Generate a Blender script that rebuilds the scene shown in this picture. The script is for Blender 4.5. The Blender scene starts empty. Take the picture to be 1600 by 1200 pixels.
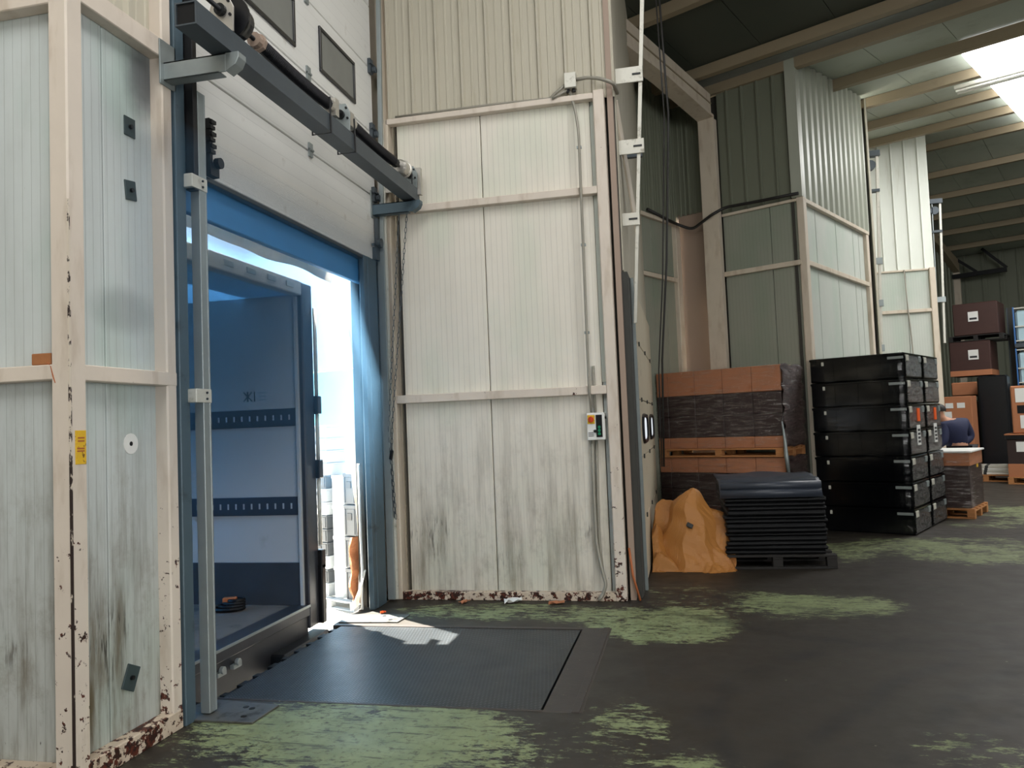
import bpy, bmesh, math, random
from mathutils import Matrix, Vector
random.seed(7)
S = bpy.context.scene
COL = S.collection
PI = math.pi

# ------------------------------------------------------------------ camera, sky, sun, exposure
EYE = Vector((0, 0, 1.6))
YAW, PITCH, ROLL = math.radians(12.4), math.radians(2.95), math.radians(2.33)
F0 = Vector((-math.sin(YAW), math.cos(YAW), 0)); R0 = Vector((math.cos(YAW), math.sin(YAW), 0)); UP = Vector((0, 0, 1))
fw = F0 * math.cos(PITCH) + UP * math.sin(PITCH)
u0 = -F0 * math.sin(PITCH) + UP * math.cos(PITCH)
rt = R0 * math.cos(ROLL) - u0 * math.sin(ROLL)
uu = R0 * math.sin(ROLL) + u0 * math.cos(ROLL)
cd = bpy.data.cameras.new('camera'); cam = bpy.data.objects.new('camera', cd); COL.objects.link(cam)
cd.sensor_width = 36; cd.lens = 36 * 1225 / 1600; cd.clip_start = 0.05; cd.clip_end = 500
m = Matrix.Identity(4)
for i in range(3):
    m[i][0], m[i][1], m[i][2], m[i][3] = rt[i], uu[i], -fw[i], EYE[i]
cam.matrix_world = m
S.camera = cam

W = bpy.data.worlds.new('sky'); S.world = W; W.use_nodes = True
bg = W.node_tree.nodes['Background']
bg.inputs[0].default_value = (0.55, 0.78, 1.0, 1); bg.inputs[1].default_value = 3.2
sd = bpy.data.lights.new('sun', 'SUN'); sun = bpy.data.objects.new('sun', sd); COL.objects.link(sun)
sd.energy = 130; sd.angle = math.radians(0.6); sd.color = (1, 0.95, 0.86)
EL = math.radians(65.5)
sdir = Vector((0.82 * math.cos(EL), -0.57 * math.cos(EL), -math.sin(EL)))
sun.rotation_euler = sdir.to_track_quat('-Z', 'Y').to_euler()
sun.location = (-20, 20, 30)
SKYLIGHT = 8.0
ADDED_HAZE = 0.6
S.view_settings.view_transform = 'Standard'; S.view_settings.look = 'None'
S.view_settings.exposure = 0.0; S.view_settings.gamma = 1.0
S.view_settings.use_curve_mapping = False

# ------------------------------------------------------------------ node helper
class N:
    def __init__(s, name):
        s.mat = bpy.data.materials.new(name); s.mat.use_nodes = True
        s.nt = s.mat.node_tree; s.nt.nodes.clear()
        s.out = s.nt.nodes.new('ShaderNodeOutputMaterial')
    def n(s, t, **k):
        o = s.nt.nodes.new(t)
        for a, b in k.items(): setattr(o, a, b)
        return o
    def put(s, sock, v):
        if isinstance(v, bpy.types.NodeSocket): s.nt.links.new(v, sock)
        elif isinstance(v, (tuple, list)) and len(v) == 3 and sock.type == 'RGBA': sock.default_value = (*v, 1)
        else: sock.default_value = v
    def math(s, op, a, b=0.0, clamp=False):
        o = s.n('ShaderNodeMath', operation=op, use_clamp=clamp); s.put(o.inputs[0], a); s.put(o.inputs[1], b); return o.outputs[0]
    def coord(s, kind='Object'):
        if kind == 'World': return s.n('ShaderNodeNewGeometry').outputs['Position']
        return s.n('ShaderNodeTexCoord').outputs[kind]
    def scale(s, vec, sc, loc=(0, 0, 0)):
        o = s.n('ShaderNodeMapping'); s.put(o.inputs[0], vec); o.inputs['Scale'].default_value = sc; o.inputs['Location'].default_value = loc; return o.outputs[0]
    def sep(s, vec):
        o = s.n('ShaderNodeSeparateXYZ'); s.put(o.inputs[0], vec); return o.outputs
    def noise(s, vec, sc, det=3.0, ro=0.55, dist=0.0):
        o = s.n('ShaderNodeTexNoise'); s.put(o.inputs['Vector'], vec); o.inputs['Scale'].default_value = sc
        o.inputs['Detail'].default_value = det; o.inputs['Roughness'].default_value = ro; o.inputs['Distortion'].default_value = dist
        return o.outputs['Fac']
    def step(s, v, lo, hi, a=0.0, b=1.0):
        o = s.n('ShaderNodeMapRange', interpolation_type='SMOOTHSTEP'); s.put(o.inputs[0], v)
        o.inputs[1].default_value = lo; o.inputs[2].default_value = hi; o.inputs[3].default_value = a; o.inputs[4].default_value = b
        return o.outputs[0]
    def mix(s, f, a, b):
        o = s.n('ShaderNodeMix', data_type='RGBA'); s.put(o.inputs[0], f); s.put(o.inputs[6], a); s.put(o.inputs[7], b); return o.outputs[2]
    def bump(s, h, st=0.3, d=0.01):
        o = s.n('ShaderNodeBump'); o.inputs['Strength'].default_value = st; o.inputs['Distance'].default_value = d; s.put(o.inputs['Height'], h); return o.outputs[0]
    def bsdf(s, col, rough=0.5, metal=0.0, normal=None, spec=0.5):
        o = s.n('ShaderNodeBsdfPrincipled'); s.put(o.inputs['Base Color'], col); s.put(o.inputs['Roughness'], rough); s.put(o.inputs['Metallic'], metal)
        o.inputs['Specular IOR Level'].default_value = spec
        if normal is not None: s.put(o.inputs['Normal'], normal)
        return o.outputs[0]
    def done(s, sh):
        s.nt.links.new(sh, s.out.inputs[0]); return s.mat

def C(r, g, b):                       # sRGB 0-255 -> linear
    f = lambda c: (c / 255 / 12.92) if c <= 10 else ((c / 255 + 0.055) / 1.055) ** 2.4
    return (f(r), f(g), f(b))
def mul(c, k): return tuple(x * k for x in c)

def simple(name, col, rough=0.5, metal=0.0, var=0.2, sc=8.0, bump=0.0, dirt=None, dlo=0.55, dhi=0.7, dsc=5.0, spec=0.5, stretch=(1, 1, 1)):
    k = N(name); v = k.scale(k.coord(), stretch)
    c = k.mix(k.noise(v, sc), mul(col, 1 - var), mul(col, 1 + var))
    if dirt: c = k.mix(k.step(k.noise(v, dsc, 5, 0.65), dlo, dhi), c, dirt)
    nm = k.bump(k.noise(v, sc * 4), bump, 0.01) if bump else None
    return k.done(k.bsdf(c, rough, metal, nm, spec))

def panel_mat(name, col, dirt_shade=1.0, green=0.5, dark_patches=None):
    k = N(name); p = k.coord(); x, y, z = k.sep(p)
    c = k.mix(k.noise(p, 1.3, 4), mul(col, 0.9), mul(col, 1.06))
    c = k.mix(k.math('MULTIPLY', k.step(k.noise(k.scale(p, (1, 1, .5), (4, 2, 1)), 1.6, 3), .45, .7), green), c, mul((col[0] * .8, col[1] * .92, col[2] * .86), 1.0))
    rib = k.step(k.math('ABSOLUTE', k.math('SINE', k.math('MULTIPLY', x, PI / .052))), 0.0, 0.22)
    c = k.mix(k.math('MULTIPLY', k.math('SUBTRACT', 1.0, rib), .36), c, mul(col, .45))
    low = k.step(z, 0.05, 2.4, 1.0, 0.10)
    c = k.mix(k.math('MULTIPLY', k.step(z, 0.0, 1.9, .26, 0.0), dirt_shade), c, C(136, 126, 104))  # darker towards the floor: dirt plus light falloff put into the colour
    st = k.step(k.noise(k.scale(p, (5, 5, .55)), 1.6, 5, .65), .40, .74)
    c = k.mix(k.math('MULTIPLY', k.math('MULTIPLY', st, low), .8 * dirt_shade), c, C(96, 86, 66))
    band = k.math('MULTIPLY', k.step(z, .15, .45), k.step(z, .6, 1.0, 1.0, 0.0))
    big = k.step(k.noise(k.scale(p, (1.1, 1.1, .8), (1.7, 0, .6)), 1.6, 2), .5, .68)
    sc = k.step(k.noise(k.scale(p, (46, 46, 4.5)), 1.0, 4, .6), .50, .62)
    c = k.mix(k.math('MULTIPLY', k.math('MULTIPLY', k.math('MULTIPLY', band, big), sc), .95 * min(dirt_shade, 1.0)), c, C(40, 36, 28))
    mot = k.step(k.noise(k.scale(p, (1, 1, .7), (2, 0, 5)), 5.5, 7, .72), .47, .72)
    c = k.mix(k.math('MULTIPLY', k.math('MULTIPLY', mot, low), .42 * dirt_shade), c, C(112, 100, 80))
    fine = k.step(k.noise(k.scale(p, (30, 30, 9), (3, 1, 7)), 1.0, 3, .6), .70, .76)
    c = k.mix(k.math('MULTIPLY', k.math('MULTIPLY', fine, low), .8 * dirt_shade), c, C(48, 38, 30))
    if dark_patches:
        for sx, sz, ra, rb, st_ in dark_patches:
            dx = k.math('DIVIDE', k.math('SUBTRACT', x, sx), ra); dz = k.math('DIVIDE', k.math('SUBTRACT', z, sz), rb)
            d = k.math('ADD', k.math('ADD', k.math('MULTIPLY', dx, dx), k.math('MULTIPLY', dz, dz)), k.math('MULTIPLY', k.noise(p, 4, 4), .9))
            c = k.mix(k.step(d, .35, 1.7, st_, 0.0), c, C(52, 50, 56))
    nm = k.bump(k.math('ADD', rib, k.math('MULTIPLY', k.noise(p, 5, 2), .6)), .25, .006)
    return k.done(k.bsdf(c, .55, 0, nm, .35))

def cream_mat(name, col, amount=1.0):
    k = N(name); p = k.coord(); x, y, z = k.sep(p)
    c = k.mix(k.noise(p, 3, 4), mul(col, .86), mul(col, 1.08))
    c = k.mix(k.math('MULTIPLY', k.step(k.noise(k.scale(p, (3, 3, .8)), 3, 4), .5, .75), .35), c, C(150, 125, 95))
    n1 = k.noise(p, 17, 6, .68); n2 = k.noise(p, 3.2, 3, .6)
    h = k.step(z, 0.0, 2.4, 0.16 * amount, 0.0)
    foot = k.step(z, 0.02, .22, .075 * amount, 0.0)
    ch = k.step(k.math('ADD', k.math('ADD', k.math('ADD', n1, k.math('MULTIPLY', n2, .35)), h), foot), .905, .925)
    c = k.mix(ch, c, k.mix(k.step(k.noise(p, 40, 3), .45, .6), C(46, 26, 20), C(92, 44, 30)))
    nm = k.bump(k.math('SUBTRACT', k.math('MULTIPLY', k.noise(p, 12, 3), .3), ch), .35, .003)
    return k.done(k.bsdf(c, .5, 0, nm, .4))

M = {}
M['panel'] = panel_mat('sandwich panel painted', C(230, 224, 211), .8)
M['panel_clean'] = panel_mat('sandwich panel cleaner', C(194, 199, 190), .35, .6)
M['panel_left'] = panel_mat('sandwich panel grey green', C(200, 207, 206), 1.3, .8)
M['panel_sooty'] = panel_mat('sandwich panel with soot', C(200, 207, 206), 1.3, .8, [(.66, 3.62, .20, .26, .8), (.50, 2.28, .30, .14, .30)])  # soft shadow under the bracket put into the colour; fainter patch above mid rail
M['panel_pier'] = panel_mat('sandwich panel dusty green', C(148, 151, 138), .6, .7)  # darker panel copy: the pier's shade is put into its colour
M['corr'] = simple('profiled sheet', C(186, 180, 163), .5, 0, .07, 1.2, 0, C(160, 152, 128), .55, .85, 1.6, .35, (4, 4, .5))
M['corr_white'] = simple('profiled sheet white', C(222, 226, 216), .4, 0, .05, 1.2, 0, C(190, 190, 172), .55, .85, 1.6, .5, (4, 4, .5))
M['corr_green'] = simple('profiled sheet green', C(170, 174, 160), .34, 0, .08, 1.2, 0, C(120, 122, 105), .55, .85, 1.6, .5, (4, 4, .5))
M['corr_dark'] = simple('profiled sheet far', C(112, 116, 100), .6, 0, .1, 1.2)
M['backing'] = simple('dark joint', C(60, 58, 52), .8)
M['cream'] = cream_mat('cream paint chipped', C(218, 206, 192))
M['cream_clean'] = cream_mat('cream paint', C(208, 196, 178), .25)
M['cream_base'] = cream_mat('cream paint rusted base', C(204, 188, 168), .95)
k = N('rusty weld seam'); p = k.coord()
n = k.math('ADD', k.noise(k.scale(p, (20, 20, 9)), 1.3, 5, .7), k.step(k.sep(p)[2], 0.0, 2.7, .16, -.08))
M['seam'] = k.done(k.bsdf(k.mix(k.step(n, .47, .53), C(212, 200, 184), C(44, 30, 26)), .7))
M['pinkish'] = simple('pinkish painted board', C(158, 138, 123), .6, 0, .08, 2)
M['purlin'] = simple('purlin paint', C(152, 138, 114), .55, 0, .08, 2, 0, C(136, 120, 96), .55, .85, 2)
M['roof'] = simple('roof panel', C(180, 188, 175), .5, 0, .1, .9, 0, C(156, 164, 150), .5, .8, 1.4)  # lightened tone puts the skylight glare into the roof colour
M['roof_dark'] = simple('roof panel dusty', C(70, 75, 66), .6, 0, .12, .9)  # darker copy of the roof panel for the near nave
M['galv'] = simple('galvanised steel', C(150, 158, 158), .45, .55, .15, 9, .03)
M['galv_white'] = simple('white galvanised track', C(205, 203, 192), .45, .2, .12, 9, 0, C(140, 136, 122), .55, .75, 9)
M['jamb'] = simple('slate jamb paint', C(78, 96, 106), .45, .2, .15, 5, 0, C(48, 55, 55), .55, .75, 6)
M['lintel'] = simple('blue lintel paint', C(72, 148, 210), .5, .1, .1, 4)  # blue of the doorway's lens glare put into the lintel colour
M['dull_steel'] = simple('dull dark jamb', C(58, 58, 54), .7, .1, .2, 6)
M['dark_steel'] = simple('dark grey steel', C(72, 80, 86), .5, .3, .15, 8)
M['black_steel'] = simple('black steel', C(26, 27, 29), .45, .4, .3, 12)
M['spring'] = simple('oiled spring', C(44, 44, 48), .38, .6, .3, 20)
M['silver'] = simple('cast aluminium', C(190, 186, 178), .35, .7, .15, 14)
M['door'] = None
k = N('door section'); p = k.coord(); x, y, z = k.sep(p)
ln = k.step(k.math('ABSOLUTE', k.math('SINE', k.math('MULTIPLY', z, PI / .104))), 0, .10)
c = k.mix(k.noise(p, 1.5, 4), C(216, 216, 212), C(232, 231, 226))
c = k.mix(k.math('MULTIPLY', k.math('SUBTRACT', 1.0, ln), .25), c, C(150, 150, 146))
c = k.mix(k.math('MULTIPLY', k.step(k.noise(p, 6, 5), .62, .75), .3), c, C(150, 138, 120))
M['door'] = k.done(k.bsdf(c, .45, 0, k.bump(ln, .3, .004)))
M['door_beige'] = simple('door section beige', C(196, 186, 164), .5, 0, .1, 3, 0, C(120, 104, 82), .6, .8, 4)
M['black_plastic'] = simple('black plastic', C(22, 23, 27), .28, 0, .3, 6)
M['black_crate'] = simple('black crate plastic', C(6, 7, 9), .16, 0, .3, 5, .03, None, .55, .7, 5, .35)
M['rubber'] = simple('black rubber', C(11, 12, 15), .5, 0, .35, 9, .15, None, .55, .7, 5, .3)
M['pane_grey'] = simple('dusty pane', C(120, 122, 118), .2, 0, .1, 4)
M['trailer_white'] = simple('trailer liner', C(178, 181, 181), .45, 0, .07, 2, 0, C(150, 148, 140), .6, .85, 3)
k = N('translucent trailer roof sheet'); d = k.n('ShaderNodeBsdfDiffuse'); d.inputs[0].default_value = (.25, .3, .34, 1); t = k.n('ShaderNodeBsdfTranslucent'); t.inputs[0].default_value = (.08, .16, .245, 1)
ad = k.n('ShaderNodeAddShader'); k.put(ad.inputs[0], d.outputs[0]); k.put(ad.inputs[1], t.outputs[0])
M['trailer_roof'] = k.done(ad.outputs[0])  # translucency added so that blue light tints the trailer inside
M['trailer_kick'] = simple('trailer kick plate', C(72, 76, 82), .4, .4, .2, 5)
M['trailer_floor'] = simple('trailer floor', C(110, 100, 90), .6, 0, .25, 6, 0, C(60, 54, 48), .5, .7, 3)
M['trailer_frame'] = simple('trailer frame steel', C(62, 64, 70), .4, .5, .2, 8)
M['trailer_sill'] = simple('worn steel sill', C(120, 116, 110), .35, .7, .25, 12, 0, C(60, 46, 38), .55, .7, 8)
M['track_rail'] = simple('lashing rail', C(66, 72, 82), .4, .5, .15, 9)
M['slot'] = simple('bright slot edge', C(190, 196, 200), .4, .3, .1, 9)
M['foam'] = simple('orange foam', C(186, 120, 80), .85, 0, .25, 18, .3, C(90, 52, 36), .55, .7, 9)
M['white'] = simple('white enamel', C(232, 232, 228), .4, 0, .03, 5)
M['paper'] = simple('white label', C(228, 228, 224), .6, 0, .04, 20)
M['ink'] = simple('dark print', C(40, 42, 44), .6)
M['orange'] = simple('orange label', C(240, 96, 30), .5, 0, .08, 20)
M['red'] = simple('red knob', C(206, 74, 36), .35, 0, .05)
M['yellow'] = simple('yellow sticker', C(222, 178, 40), .5, 0, .15, 30, 0, C(120, 84, 30), .58, .64, 38)
M['green'] = simple('green button', C(30, 130, 92), .35)
M['pipe'] = simple('grey conduit', C(150, 146, 134), .4, .1, .1, 8)
M['cable'] = simple('black cable', C(30, 28, 26), .55)
M['kraft'] = simple('kraft cardboard', C(170, 112, 78), .7, 0, .12, 5, 0, C(160, 100, 64), .55, .75, 4)
M['kraft_dark'] = simple('dark printed carton', C(48, 32, 29), .55, 0, .18, 4)
M['maroon'] = simple('maroon carton', C(64, 40, 35), .5, 0, .18, 4)
M['kraft_far'] = simple('brown carton', C(172, 112, 76), .7, 0, .1, 4)
M['rubber_top'] = simple('grey rubber cover', C(52, 58, 69), .42, 0, .2, 7, .1)  # black mat lightened: sheen on the fold painted into the colour
M['wood'] = simple('pallet wood', C(176, 122, 76), .7, 0, .25, 6, .1, C(90, 62, 40), .55, .75, 5, .3, (1, 6, 6))
M['wood_dark'] = simple('dark pallet wood', C(30, 27, 25), .75, 0, .25, 6, .1)
M['wood_block'] = simple('offcut wood', C(160, 104, 62), .7, 0, .25, 12, .1)
M['tarp'] = simple('kraft tarpaulin', C(172, 116, 56), .55, 0, .12, 4, .12, C(150, 92, 44), .55, .8, 3)
M['crate_grey'] = simple('light grey crate', C(150, 155, 158), .5, 0, .08, 5)
M['crate_dk'] = simple('dark grey crate', C(52, 56, 60), .5, 0, .1, 5)
M['sky_trailer'] = simple('pale blue trailer', C(110, 190, 226), .5, 0, .05, 2)
M['asphalt'] = simple('yard concrete', C(150, 146, 138), .8, 0, .15, 3)
M['navy'] = simple('navy jacket', C(28, 34, 66), .8, 0, .2, 12, .15)
M['trousers'] = simple('dark trousers', C(34, 34, 40), .8, 0, .2, 12)
M['skin'] = simple('skin', C(196, 144, 116), .55, 0, .06, 10)
M['hair'] = simple('dark hair', C(26, 22, 20), .6, 0, .2, 30)
M['blue'] = simple('blue plastic', C(60, 110, 170), .4, 0, .1, 6)
M['pale_blue'] = simple('pale plastic bin', C(176, 204, 214), .4, 0, .08, 5)
M['plate_green'] = simple('dark painted plate', C(58, 72, 74), .55, .2, .25, 14)
M['steel_plate'] = simple('floor steel plate', C(98, 98, 94), .5, .5, .2, 10, .05, C(60, 58, 52), .5, .7, 8)
M['frame_steel'] = simple('pit frame steel', C(70, 64, 60), .5, .4, .25, 9, .08, C(150, 140, 110), .66, .72, 22)
M['rust_stick'] = simple('orange stick', C(170, 96, 52), .6, 0, .15, 12)
M['hole'] = simple('hole black', (0.004, 0.004, 0.004), .9, 0, 0)
M['lamp_white'] = simple('lamp housing', C(226, 226, 218), .4, 0, .04)

k = N('leveller tread plate'); p = k.coord(); x, y, z = k.sep(p)
a = k.math('MULTIPLY', k.math('ADD', x, y), PI / .021); b = k.math('MULTIPLY', k.math('SUBTRACT', x, y), PI / .03)
lug = k.step(k.math('MULTIPLY', k.math('SINE', a), k.math('SINE', b)), .25, .75)
c = k.mix(k.noise(p, 2.2, 5, .6), C(40, 45, 48), C(66, 70, 72))
c = k.mix(k.math('MULTIPLY', k.step(k.noise(p, 9, 5, .7), .66, .74), .5), c, C(130, 128, 120))
c = k.mix(k.math('MULTIPLY', lug, .5), c, C(112, 118, 122))
ro = k.math('ADD', .28, k.math('MULTIPLY', k.noise(p, 3, 4), .22))
M['tread'] = k.done(k.bsdf(c, ro, .6, k.bump(lug, 1.0, .012), .6))

k = N('skylight sheet'); e = k.n('ShaderNodeEmission'); e.inputs[0].default_value = (1, .992, .975, 1); e.inputs[1].default_value = SKYLIGHT
M['skylight'] = k.done(e.outputs[0])
k = N('daylight through pane'); e = k.n('ShaderNodeEmission'); e.inputs[0].default_value = (.9, .95, 1, 1); e.inputs[1].default_value = .9
M['daylight_pane'] = k.done(e.outputs[0])
k = N('stretch film'); p = k.coord()
t = k.n('ShaderNodeBsdfTransparent'); g = k.n('ShaderNodeBsdfGlossy'); g.inputs['Roughness'].default_value = .16; g.inputs['Color'].default_value = (.8, .78, .76, 1)
h = k.noise(k.scale(p, (3, 3, 22)), 1.5, 5, .6, .6)
k.put(g.inputs['Normal'], k.bump(h, 1.0, .05))
fac = k.math('MULTIPLY', k.step(h, .40, .72), .34)
mx = k.n('ShaderNodeMixShader'); k.put(mx.inputs[0], fac); k.put(mx.inputs[1], t.outputs[0]); k.put(mx.inputs[2], g.outputs[0])
M['film'] = k.done(mx.outputs[0])
k = N('tight stretch film'); p = k.coord()
t = k.n('ShaderNodeBsdfTransparent'); g = k.n('ShaderNodeBsdfGlossy'); g.inputs['Roughness'].default_value = .13; g.inputs['Color'].default_value = (.8, .8, .8, 1)
h = k.noise(k.scale(p, (1.6, 1.6, 5)), 1.2, 3, .5, .4)
k.put(g.inputs['Normal'], k.bump(h, .5, .03))
mx = k.n('ShaderNodeMixShader'); k.put(mx.inputs[0], k.step(h, .35, .8, .0, .05)); k.put(mx.inputs[1], t.outputs[0]); k.put(mx.inputs[2], g.outputs[0])
M['film_tight'] = k.done(mx.outputs[0])
k = N('shelter fabric'); p = k.coord()
c = k.mix(k.step(k.noise(p, 5, 5, .65), .5, .75), C(232, 228, 220), C(190, 180, 166))
d = k.n('ShaderNodeBsdfDiffuse'); t = k.n('ShaderNodeBsdfTranslucent'); k.put(d.inputs[0], c); k.put(t.inputs[0], c)
mx = k.n('ShaderNodeMixShader'); mx.inputs[0].default_value = .35; k.put(mx.inputs[1], d.outputs[0]); k.put(mx.inputs[2], t.outputs[0])
M['curtain'] = k.done(mx.outputs[0])
k = N('dense wrinkled film'); p = k.coord()
h = k.noise(k.scale(p, (4, 4, 30)), 1.6, 5, .65, 1.2); h2 = k.noise(k.scale(p, (7, 7, 7)), 1.4, 4, .6)
c = k.mix(k.step(h, .42, .7), C(54, 38, 37), C(96, 76, 74))
M['film_dense'] = k.done(k.bsdf(c, .22, 0, k.bump(k.math('ADD', h, k.math('MULTIPLY', h2, .8)), 1.0, .03), .7))
k = N('grey wrinkled film'); p = k.coord()
h = k.noise(k.scale(p, (5, 5, 16)), 1.6, 5, .65, 1.5); h2 = k.noise(k.scale(p, (9, 9, 9)), 1.4, 4, .6)
c = k.mix(k.step(h, .40, .72), C(34, 35, 36), C(98, 96, 92))
M['film_grey'] = k.done(k.bsdf(c, .2, 0, k.bump(k.math('ADD', h, k.math('MULTIPLY', h2, .8)), 1.0, .03), .7))
k = N('clear pane'); t = k.n('ShaderNodeBsdfTransparent'); t.inputs[0].default_value = (.92, .95, .97, 1); g = k.n('ShaderNodeBsdfGlossy'); g.inputs['Roughness'].default_value = .05
mx = k.n('ShaderNodeMixShader'); mx.inputs[0].default_value = .1; k.put(mx.inputs[1], t.outputs[0]); k.put(mx.inputs[2], g.outputs[0])
M['glass'] = k.done(mx.outputs[0])

# floor: dark dusty concrete with remains of green paint and tyre marks
k = N('worn warehouse floor'); p = k.coord('World'); x, y, z = k.sep(p)
c = k.mix(k.noise(p, .8, 5, .6), C(38, 34, 28), C(54, 48, 40))
c = k.mix(k.math('MULTIPLY', k.step(k.noise(p, 7, 6, .7), .5, .8), .6), c, C(32, 30, 27))
# paint left in patches: (cx, cy, rx, ry, strength)
EL_ = [(-1.75, 3.9, 1.15, .62, 1.0), (-1.5, 6.62, 1.5, .36, .8), (-.25, 6.35, .7, .65, .95), (.95, 6.95, .9, .5, .9), (.1, 7.2, 1.4, .6, .6),
       (2.9, 9.7, 1.9, 1.1, .8), (1.25, 4.0, .5, .4, .6), (-.45, 4.15, .35, .6, .55), (-.1, 3.6, .4, .35, .8), (5.5, 12.5, 2.5, 2.0, .7), (-2.2, 3.2, 1.2, .5, .8)]
ms = None
for cx, cy, rx, ry, stg in EL_:
    dx = k.math('DIVIDE', k.math('SUBTRACT', x, cx), rx); dy = k.math('DIVIDE', k.math('SUBTRACT', y, cy), ry)
    d = k.math('ADD', k.math('MULTIPLY', dx, dx), k.math('MULTIPLY', dy, dy))
    v = k.step(d, .1, 1.7, stg, 0.0)
    ms = v if ms is None else k.math('MAXIMUM', ms, v)
nz = k.math('ADD', k.math('MULTIPLY', k.noise(p, 1.6, 5, .62), .5), k.math('MULTIPLY', k.noise(k.scale(p, (.8, 2.0, 1)), 10, 8, .78), .72))
pm = k.step(k.math('ADD', nz, k.math('MULTIPLY', ms, .30)), .80, .86)
gc = k.mix(k.noise(p, 5, 4, .6), C(92, 102, 66), C(150, 162, 118))
gc = k.mix(k.step(k.noise(p, 22, 4, .7), .5, .7), gc, C(84, 84, 60))
v2 = k.n('ShaderNodeMapping'); k.put(v2.inputs[0], p); v2.inputs['Scale'].default_value = (1.6, 11, 1); v2.inputs['Rotation'].default_value = (0, 0, .35)
v3 = k.n('ShaderNodeMapping'); k.put(v3.inputs[0], p); v3.inputs['Scale'].default_value = (2.4, 15, 1); v3.inputs['Rotation'].default_value = (0, 0, -.55)
scr = k.math('MAXIMUM', k.step(k.noise(v2.outputs[0], 1.6, 6, .7), .55, .63), k.step(k.noise(v3.outputs[0], 1.3, 6, .7), .58, .66))
pm = k.math('MULTIPLY', pm, k.math('SUBTRACT', 1.0, k.math('MULTIPLY', scr, .72)))
c = k.mix(k.math('MULTIPLY', pm, .95), c, gc)
sp = k.step(k.noise(p, 13, 2, .5), .765, .78)
c = k.mix(k.math('MULTIPLY', sp, .5), c, C(150, 152, 128))
# tyre arcs: (cx, cy, radius)
ARC = [(1.8, 4.2, 1.75), (4.9, 2.3, 4.3), (2.4, 9.3, 3.7), (6.8, .6, 6.6), (5.4, 1.4, 5.6), (3.8, 12.4, 6.3)]
am = None
for cx, cy, rr in ARC:
    dx = k.math('SUBTRACT', x, cx); dy = k.math('SUBTRACT', y, cy)
    d = k.math('SQRT', k.math('ADD', k.math('MULTIPLY', dx, dx), k.math('MULTIPLY', dy, dy)))
    d = k.math('ADD', d, k.math('MULTIPLY', k.noise(p, 1.2, 2), .25))
    v = k.step(k.math('ABSOLUTE', k.math('SUBTRACT', d, rr + .12)), .01, .12, 1.0, 0.0)
    am = v if am is None else k.math('MAXIMUM', am, v)
am = k.math('MULTIPLY', am, k.step(k.noise(p, 3.5, 4), .35, .65, .1, .75))
c = k.mix(am, c, C(28, 26, 25))
ro = k.math('ADD', .36, k.math('MULTIPLY', k.noise(p, 4, 4), .34))
nm = k.bump(k.math('ADD', k.math('MULTIPLY', pm, .5), k.math('MULTIPLY', k.noise(p, 18, 4), .5)), .25, .005)
M['floor'] = k.done(k.bsdf(c, ro, 0, nm, .45))

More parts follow.
